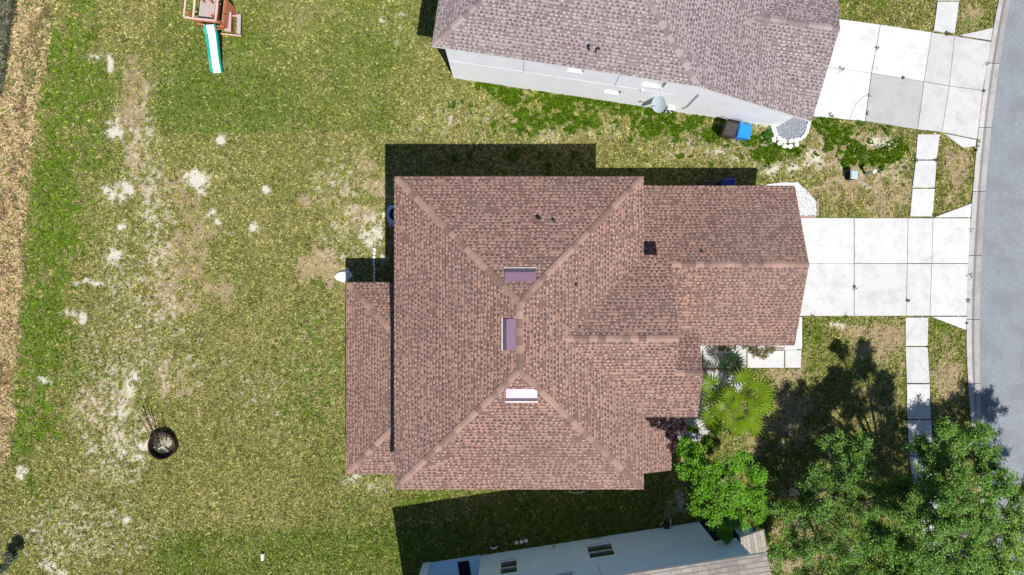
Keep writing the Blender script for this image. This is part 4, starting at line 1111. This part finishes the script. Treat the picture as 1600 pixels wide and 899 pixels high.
# canopy frame
c4 = [(*ang(-15.85, 13.02), 2.5), (*ang(-14.3, 13.02), 2.5), (*ang(-14.3, 14.75), 2.5), (*ang(-15.85, 14.75), 2.5)]
for i in range(4): bar(c4[i], c4[(i+1) % 4], .07, .07).build('canopy_rail', M['cedarpale'], ps)
bar((*ang(-15.42, 13.1), 2.45), (*ang(-15.42, 14.7), 2.45), .09, .06).build('canopy_rail', M['cedarpale'], ps)
for (a, b) in ((0, Y0-.1), (1, Y0+.02)):
    for zz in (1.2, 1.75, 2.05): 
        if a == 0: p, q = ang(X0-.1, b), ang(X1+.1, b)
        else: p, q = ang(X1, Y0), ang(X1, Y1)
        bar((*p, zz), (*q, zz), .05, .1).build('guard_rail', M['cedar'], ps)
mb = MB()
for k in range(5): bar((*ang(X1+.08, Y0), .2+k*.24), (*ang(X1+.08, Y1), .2+k*.24), .03, .2, mb)
mb.build('side_panel', M['cedar'], ps)
for k in range(3):
    bar((*ang(X0+.15+k*.42, 14.3), 2.3), (*ang(X0+.45+k*.42, 14.05), 1.9), .06, .12).build('brace', M['cedar'], ps)
for sx in (-1, 1): bar((*ang(-15.13+sx*.5, 13.2), .9), (*ang(-15.13+sx*.33, 12.98), 1.42), .05, .09).build('brace', M['cedar'], ps)
# slide: pale bed with green side walls
sl_pts = [(G(328, 39, 1.4), 1.4), (G(331.5, 55, 1.22), 1.22), (G(334, 75, .85), .85), (G(336.5, 95, .42), .42), (G(338.6, 107, .2), .2), (G(339.6, 114, .15), .15)]
C3 = [Vector((*p, z_)) for p, z_ in sl_pts]
sd = MB(); bed = MB()
def off(i, w):
    d = C3[min(i+1, 5)]-C3[max(i-1, 0)]; u = Vector((d.y, -d.x, 0)).normalized(); return C3[i]+u*w
for i in range(5):
    bed.solid([off(i, -.2), off(i, .2), off(i+1, .2), off(i+1, -.2)]+[v-Vector((0, 0, .03)) for v in (off(i, -.2), off(i, .2), off(i+1, .2), off(i+1, -.2))], [(0, 1, 2, 3), (7, 6, 5, 4), (0, 4, 5, 1), (2, 6, 7, 3), (1, 5, 6, 2), (3, 7, 4, 0)])
slide = bed.build('slide', M['slidew'], ps)
for sgn in (-1, 1):
    sd = MB()
    for i in range(5):
        A = [off(i, sgn*.205), off(i, sgn*.30)]; B = [off(i+1, sgn*.205), off(i+1, sgn*.30)]
        h = Vector((0, 0, .14)); lo_ = Vector((0, 0, -.04))
        V = [A[0]+lo_, A[1]+lo_, A[1]+h, A[0]+h*.6, B[0]+lo_, B[1]+lo_, B[1]+h, B[0]+h*.6]
        sd.solid(V, [(3, 2, 1, 0), (4, 5, 6, 7), (0, 1, 5, 4), (1, 2, 6, 5), (2, 3, 7, 6), (3, 0, 4, 7)])
    sd.build('slide_wall', M['slideg'], slide)
# picnic bench side
def plank_at(x0, y0, x1, y1, z_, name, mat):
    a = G(x0, y0, z_); b = G(x1, y1, z_)
    mb = MB(); V = [(a[0], a[1]), (b[0], a[1]-.02), (b[0]-.03, b[1]), (a[0]-.03, b[1]+.04)]
    mb.prism(V, z_-.04, z_); return mb.build(name, mat, ps)
plank_at(351.5, 18.5, 361.5, 50, .75, 'table_top', M['plank'])
plank_at(370.5, 22, 376.5, 54, .45, 'bench_seat', M['plank'])
pa = G(345, 53, .4); pb = G(377, 56.5, .4); bar((*pa, .4), (*pb, .4), .05, .09).build('bench_rail', M['cedarpale'], ps)
pa = G(346, 24, .4); pb = G(376, 26, .4); bar((*pa, .4), (*pb, .4), .05, .09).build('bench_rail', M['cedarpale'], ps)
for a, b in ((357, 50), (357, 24)):
    x, y = G(a, b); bar((x, y, 0), (x, y, .7), .08, .08).build('table_leg', M['cedar'], ps)
for a, b in ((374, 53), (374, 26)):
    x, y = G(a, b); bar((x, y, 0), (x, y, .4), .08, .08).build('bench_leg', M['cedar'], ps)
p = G(352, 0, .5)
mb = MB(); bar((*ang(X1+.1, 13.8), 1.3), (p[0]-.05, p[1], .03), .05, .05, mb); mb.build('ladder_rail', M['blackmetal'], ps)

# ================================================================== PLANTS
def leaves(name, P, size, cols, parent, seed, tilt=.9, w=.5, flat=0):
    g = np.random.default_rng(seed); n = len(P)
    a = g.uniform(0, 2*np.pi, n); el = g.normal(0, tilt*.5, n)
    d = np.stack([np.cos(a)*np.cos(el), np.sin(a)*np.cos(el), np.sin(el)], 1)
    roll = g.normal(0, tilt*.6, n)
    h = np.stack([-np.sin(a), np.cos(a), np.zeros(n)], 1); v = np.cross(d, h)
    s_ = h*np.cos(roll)[:, None]+v*np.sin(roll)[:, None]
    L = g.uniform(size[0], size[1], n)[:, None]
    V = np.stack([P-d*L*.5, P+s_*L*w*.5, P+d*L*.5, P-s_*L*w*.5], 1).reshape(-1, 3)
    Fq = np.arange(n*4).reshape(n, 4)
    k = g.random(n)
    cols = np.array(cols); ci = g.integers(0, len(cols), n)
    c = cols[ci]*(.75+.5*k[:, None])
    return np_mesh(name, V, Fq, M['leaf'], np.repeat(c, 4, 0), parent=parent, origin=tuple(P.mean(0)))
def tree(name, label, cat, base, lobes, n_leaf, size, cols, seed, r0=.16, bark='bark', group=None, twigs=16, spread=.13, fork=.35, gap=0):
    """lobes: (x, y, z, r) in metres"""
    g = random.Random(seed); ng = np.random.default_rng(seed)
    t_ = empty(name, (*base, 0), label, cat, group)
    cz = sum(l[2] for l in lobes)/len(lobes)
    cx = sum(l[0] for l in lobes)/len(lobes); cy = sum(l[1] for l in lobes)/len(lobes)
    fz = cz*fork; fk = Vector((base[0]+(cx-base[0])*.3, base[1]+(cy-base[1])*.3, fz))
    mb = MB(); b0 = Vector((*base, -.05))
    mb.tube([b0, b0.lerp(fk, .4)+Vector((g.uniform(-.05, .05), g.uniform(-.05, .05), 0)), fk], [r0*1.25, r0, r0*.85], 9)
    mb.build('trunk', M[bark], t_)
    br = MB(); pts = []; w = []
    for lx, ly, lz, lr in lobes:
        c = Vector((lx, ly, lz)); m1 = fk.lerp(c, .35)+Vector((g.uniform(-.3, .3), g.uniform(-.3, .3), .15))*lr*.6; m2 = fk.lerp(c, .7)+Vector((g.uniform(-.3, .3), g.uniform(-.3, .3), .1))*lr*.5
        br.tube([fk, m1, m2, c], [r0*.45, r0*.3, r0*.2, r0*.1], 5, cap=False)
        for k in range(twigs):
            th = g.uniform(0, 6.283); ph = math.asin(g.uniform(-.45, 1)); rr_ = lr*g.uniform(.55, 1.12)
            e = c+Vector((math.cos(th)*math.cos(ph), math.sin(th)*math.cos(ph), math.sin(ph)*.75))*rr_
            st = c.lerp(m2, g.uniform(0, .6)); md = st.lerp(e, .5)+Vector((g.uniform(-1, 1), g.uniform(-1, 1), g.uniform(-.5, 1)))*lr*.15
            br.tube([st, md, e], [r0*.09, r0*.06, r0*.03], 3, cap=False)
            for q in range(10):
                f = .25+.8*q/9
                pts.append(tuple(st.lerp(md, f*2) if f < .5 else md.lerp(e, min(1.05, f*2-1)))); w.append(lr*(.5+f))
            # side sprays
            for q in range(3):
                o_ = md.lerp(e, g.random()); e2 = o_+Vector((g.uniform(-1, 1), g.uniform(-1, 1), g.uniform(-.4, .8)))*lr*.3
                for f in (.2, .4, .6, .8, 1.): pts.append(tuple(o_.lerp(e2, f))); w.append(lr)
    br.build('branches', M[bark], t_)
    pts = np.array(pts); w = np.array(w); w = w/w.sum()
    idx_ = ng.choice(len(pts), n_leaf, p=w)
    P_ = pts[idx_]+ng.normal(0, spread, (n_leaf, 3))*np.array([1, 1, .7])
    leaves('crown', P_, size, cols, t_, seed+1)
    return t_
def LB(L): return [(*G(a, b, z_), z_, r_/(1080/(36-z_))) for a, b, z_, r_ in L]
OAK = [(.085, .225, .014), (.045, .135, .008), (.13, .29, .022), (.26, .38, .09)]
A_l = [(1395,905,5.6,34),(1262,760,3.0,20),(1375,765,5.0,20),(1224,800,3,20),(1214,872,2.8,24),(1305,700,3.6,28),(1345,704,4.2,24),(1290,745,3.6,32),(1335,748,4.6,32),(1258,800,3.2,32),(1300,800,4.2,38),(1350,805,5.0,40),(1236,850,2.9,26),(1275,862,3.8,38),(1330,862,5.0,42),(1378,850,5.4,36),(1300,915,4.2,44),(1360,925,5.4,44),(1250,910,3.4,32),(1400,790,5.6,20)]
B_l = [(1395,850,5.8,34),(1410,760,5.2,20),(1520,912,7,40),(1560,895,6.4,36),(1536,676,6.6,16),(1480,668,6.4,14),(1436,694,5.2,18),(1462,716,5.8,26),(1502,690,5.6,24),(1540,718,5.6,28),(1450,757,6.3,30),(1500,752,6.8,34),(1552,758,6.2,30),(1430,802,6.8,32),(1480,812,7.4,40),(1535,806,7.2,34),(1450,862,6.8,40),(1505,868,7.2,40),(1480,922,6,42),(1420,905,6,34)]
C_l = [(1592,760,5.4,26),(1585,815,6.4,36),(1560,862,6.6,42),(1615,860,6.2,42),(1550,920,6.2,44),(1610,925,6,46),(1640,800,6,40),(1690,800,6.2,44),(1742,772,6,36),(1700,740,5.6,30),(1680,870,6.4,50),(1740,850,6,46)]
GT = 'street trees in the lower right'
tree('oak_tree', 'leftmost oak tree of the lower right corner, beside the shaded lawn', 'tree', (14.6, -10.6), LB(A_l), 70000, (.05, .11), OAK, 21, .16, 'barkpale', GT, twigs=22, spread=.08)
tree('oak_tree', 'middle oak tree overhanging the sidewalk and kerb', 'tree', (20.2, -10.2), LB(B_l), 112000, (.05, .11), OAK, 33, .18, 'barkpale', GT, twigs=24, spread=.085)
tree('oak_tree', 'paler green oak tree at the lower right edge, overhanging the road', 'tree', (23.4, -12.8), LB(C_l), 76000, (.05, .12), [(.13, .28, .018), (.075, .18, .011), (.20, .36, .035), (.30, .41, .11)], 45, .17, 'barkpale', GT, twigs=24, spread=.085)
D_l = [(1072,702,3.0,18),(1090,722,3.4,22),(1070,735,3,14),(1118,738,3.9,26),(1152,722,4,22),(1180,742,3.7,18),(1096,762,3.4,24),(1138,770,4.2,30),(1178,778,3.7,20),(1118,802,3.8,24),(1150,812,3.6,20),(1092,792,3.2,16),(1184,808,3.0,9),(1132,838,3.2,12),(1192,800,2.8,7)]
LIME = [(.12, .32, .005), (.065, .20, .004), (.18, .40, .010)]
tree('leafy_tree', 'bright green small tree between the palm and the blue walled house', 'tree', (10.3, -9.3), LB(D_l), 24000, (.06, .12), LIME, 52, .09, 'barkpale', twigs=18, spread=.075)
PUR = [(.028, .010, .016), (.018, .008, .012), (.05, .022, .024)]
tree('purple_shrub', 'dark purple leaved shrub against the lower roof beside the bay', 'shrub', (7.85, -6.35), LB([(1022,661,4.0,5),(1035,665,4.0,8),(1048,667,3.9,11),(1052,684,3.3,9),(1062,664,3.2,10),(1048,700,3.0,8)]), 3400, (.07, .13), PUR, 61, .05, twigs=9, spread=.06)
tree('flowering_shrub', 'sparse brown and green shrub over the front walkway edge', 'shrub', (13.0, -3.1), LB([(1172,547,.6,8),(1184,551,.9,11),(1198,548,.9,10),(1207,546,.6,6),(1192,558,.6,6)]), 1500, (.05, .10), [(.10, .10, .02), (.22, .12, .05), (.06, .10, .02), (.34, .26, .14)], 62, .025, twigs=9, spread=.05)
tree('small_shrub', 'small low shrub in white rocks under the garage eave', 'shrub', (10.9, -3.05), LB([(1128,544,.4,7),(1140,545,.4,5),(1150,544,.3,4)]), 420, (.05, .09), [(.06, .10, .02), (.20, .14, .05)], 63, .02, twigs=7, spread=.04)
tree('leafy_shrub', 'green shrub between the white rocks and the small bright tree', 'shrub', (8.6, -7.2), LB([(1066,690,1.4,10),(1082,672,1.2,9),(1105,690,1.5,9),(1118,672,1.2,8)]), 1600, (.07, .13), LIME, 64, .03, twigs=9, spread=.06)
tree('grey_shrub', 'grey twiggy shrub with a dark shadow at the bottom left corner', 'shrub', (-26.0, -14.2), LB([(14,872,1.0,9),(22,866,.7,7),(4,888,1.2,11)]), 1800, (.06, .12), [(.06, .09, .04), (.25, .22, .20), (.04, .07, .03)], 65, .04, twigs=10, spread=.07)
tree('green_weed_bush', 'round green weed bush between the blue cart and the white stones', 'bush', G(1199, 211), LB([(1198,212,.15,5),(1202,208,.15,5),(1200,216,.12,4)]), 900, (.05, .1), [(.05, .17, .008), (.04, .13, .006)], 66, .015, twigs=8, spread=.05)
tree('green_weed_bush', 'small weed bush growing against the shaded blue wall', 'bush', G(932, 835), LB([(931,834,.2,4),(935,832,.15,3)]), 300, (.05, .1), [(.05, .17, .008), (.04, .13, .006)], 67, .012, twigs=7, spread=.04)

def fan(mb, hub, d, r, n=22, span=R(215), tiltup=.25, g=random):
    """one palmate leaf: folded segments radiating from the hub"""
    d = Vector(d).normalized(); side = d.cross(Vector((0, 0, 1))).normalized(); upv = side.cross(d).normalized()
    for k in range(n):
        a = -span/2+span*k/(n-1)
        e = (d*math.cos(a)+side*math.sin(a))
        L = r*(.72+.28*math.cos(a/1.4))*g.uniform(.9, 1.06)
        p = e.cross(upv).normalized(); w = L*.062
        m = hub+e*L*.55+upv*L*.10; t_ = hub+e*L+upv*L*g.uniform(-.12, .02)
        f = upv*w*1.5
        b = len(mb.v)
        mb.v += [tuple(v) for v in (hub, m-p*w-f, m, t_, m+p*w-f)]
        for q in ((b, b+1, b+2), (b+1, b+3, b+2), (b, b+2, b+4), (b+2, b+3, b+4)): mb.f.append(list(q)); mb.mi.append(0)
t = NT('palm_green'); t.col(t.mix(t.noise(5, 2), (.10, .21, .006), (.27, .38, .012))); t.rough(.35, .45)
tr = t.n('ShaderNodeBsdfTranslucent'); tr.inputs[0].default_value = (.25, .40, .02, 1); mx = t.n('ShaderNodeMixShader'); mx.inputs[0].default_value = .05
t.l(t.b.outputs[0], mx.inputs[1]); t.l(tr.outputs[0], mx.inputs[2]); t.l(mx.outputs[0], t.t.nodes['Material Output'].inputs[0]); M['palm'] = t.m
M['palmdark'] = simple('palm_dark', (.03, .085, .02), .4, .4, var=.3)
M['palmstem'] = simple('palm_stem', (.25, .33, .06), .5, .3)
def palm(name, label, c, spec, mat, trunk_h, r_t, segs):
    pr_ = empty(name, (c[0], c[1], 0), label, 'palm')
    mb = MB(); mb.tube([(c[0], c[1], -.05), (c[0], c[1], trunk_h*.5), (c[0], c[1], trunk_h)], [r_t*1.2, r_t, r_t*.8], 10); mb.build('trunk', M['bark'], pr_)
    for px, py, z_, rad in spec:
        hub = Vector((*G(px, py, z_), z_)); b = Vector((c[0], c[1], trunk_h)); dd = hub-b; dd.z = 0
        if dd.length < .05: dd = Vector((random.uniform(-1, 1), random.uniform(-1, 1), 0))
        mid = b.lerp(hub, .5)+Vector((0, 0, .15)); out = dd.normalized()
        mb = MB(); fan(mb, hub, (out.x, out.y, random.uniform(-.25, .12)), rad*1.12, segs)
        fr = mb.build('frond', mat, pr_)
        MB().tube([b, mid, hub], .018, 5).build('stem', M['palmstem'], fr)
sp = [(1113,603,2.3,.72),(1118,629,2.2,.75),(1163,597,2.4,.78),(1184,612,2.5,.85),(1189,630,2.4,.85),(1172,636,2.7,.75),(1149,660,2.5,.85),(1167,652,2.5,.9),(1133,640,2.7,.75),(1112,652,2.1,.7),(1143,622,2.9,.6),(1155,638,3.0,.62),(1136,612,2.2,.6),(1176,664,2.1,.62),(1152,627,2.6,.6),(1160,648,2.3,.6),(1126,645,1.9,.6),(1165,618,2.1,.6),(1128,622,1.8,.6),(1122,666,1.9,.55)]
palm('fan_palm', 'large yellow green fan palm in front of the bay', (10.9, -5.75), sp, M['palm'], 1.7, .14, 15)
sp = [(1144+9*math.cos(a), 569+9*math.sin(a), 1.0+.25*(i % 3), .42) for i, a in enumerate([x*.62+.2 for x in range(10)])]+[(1145, 569, 1.35, .4)]
palm('fan_palm', 'small dark green fan palm beside the front walkway', (10.95, -3.95), sp, M['palmdark'], .7, .08, 12)
sp = []
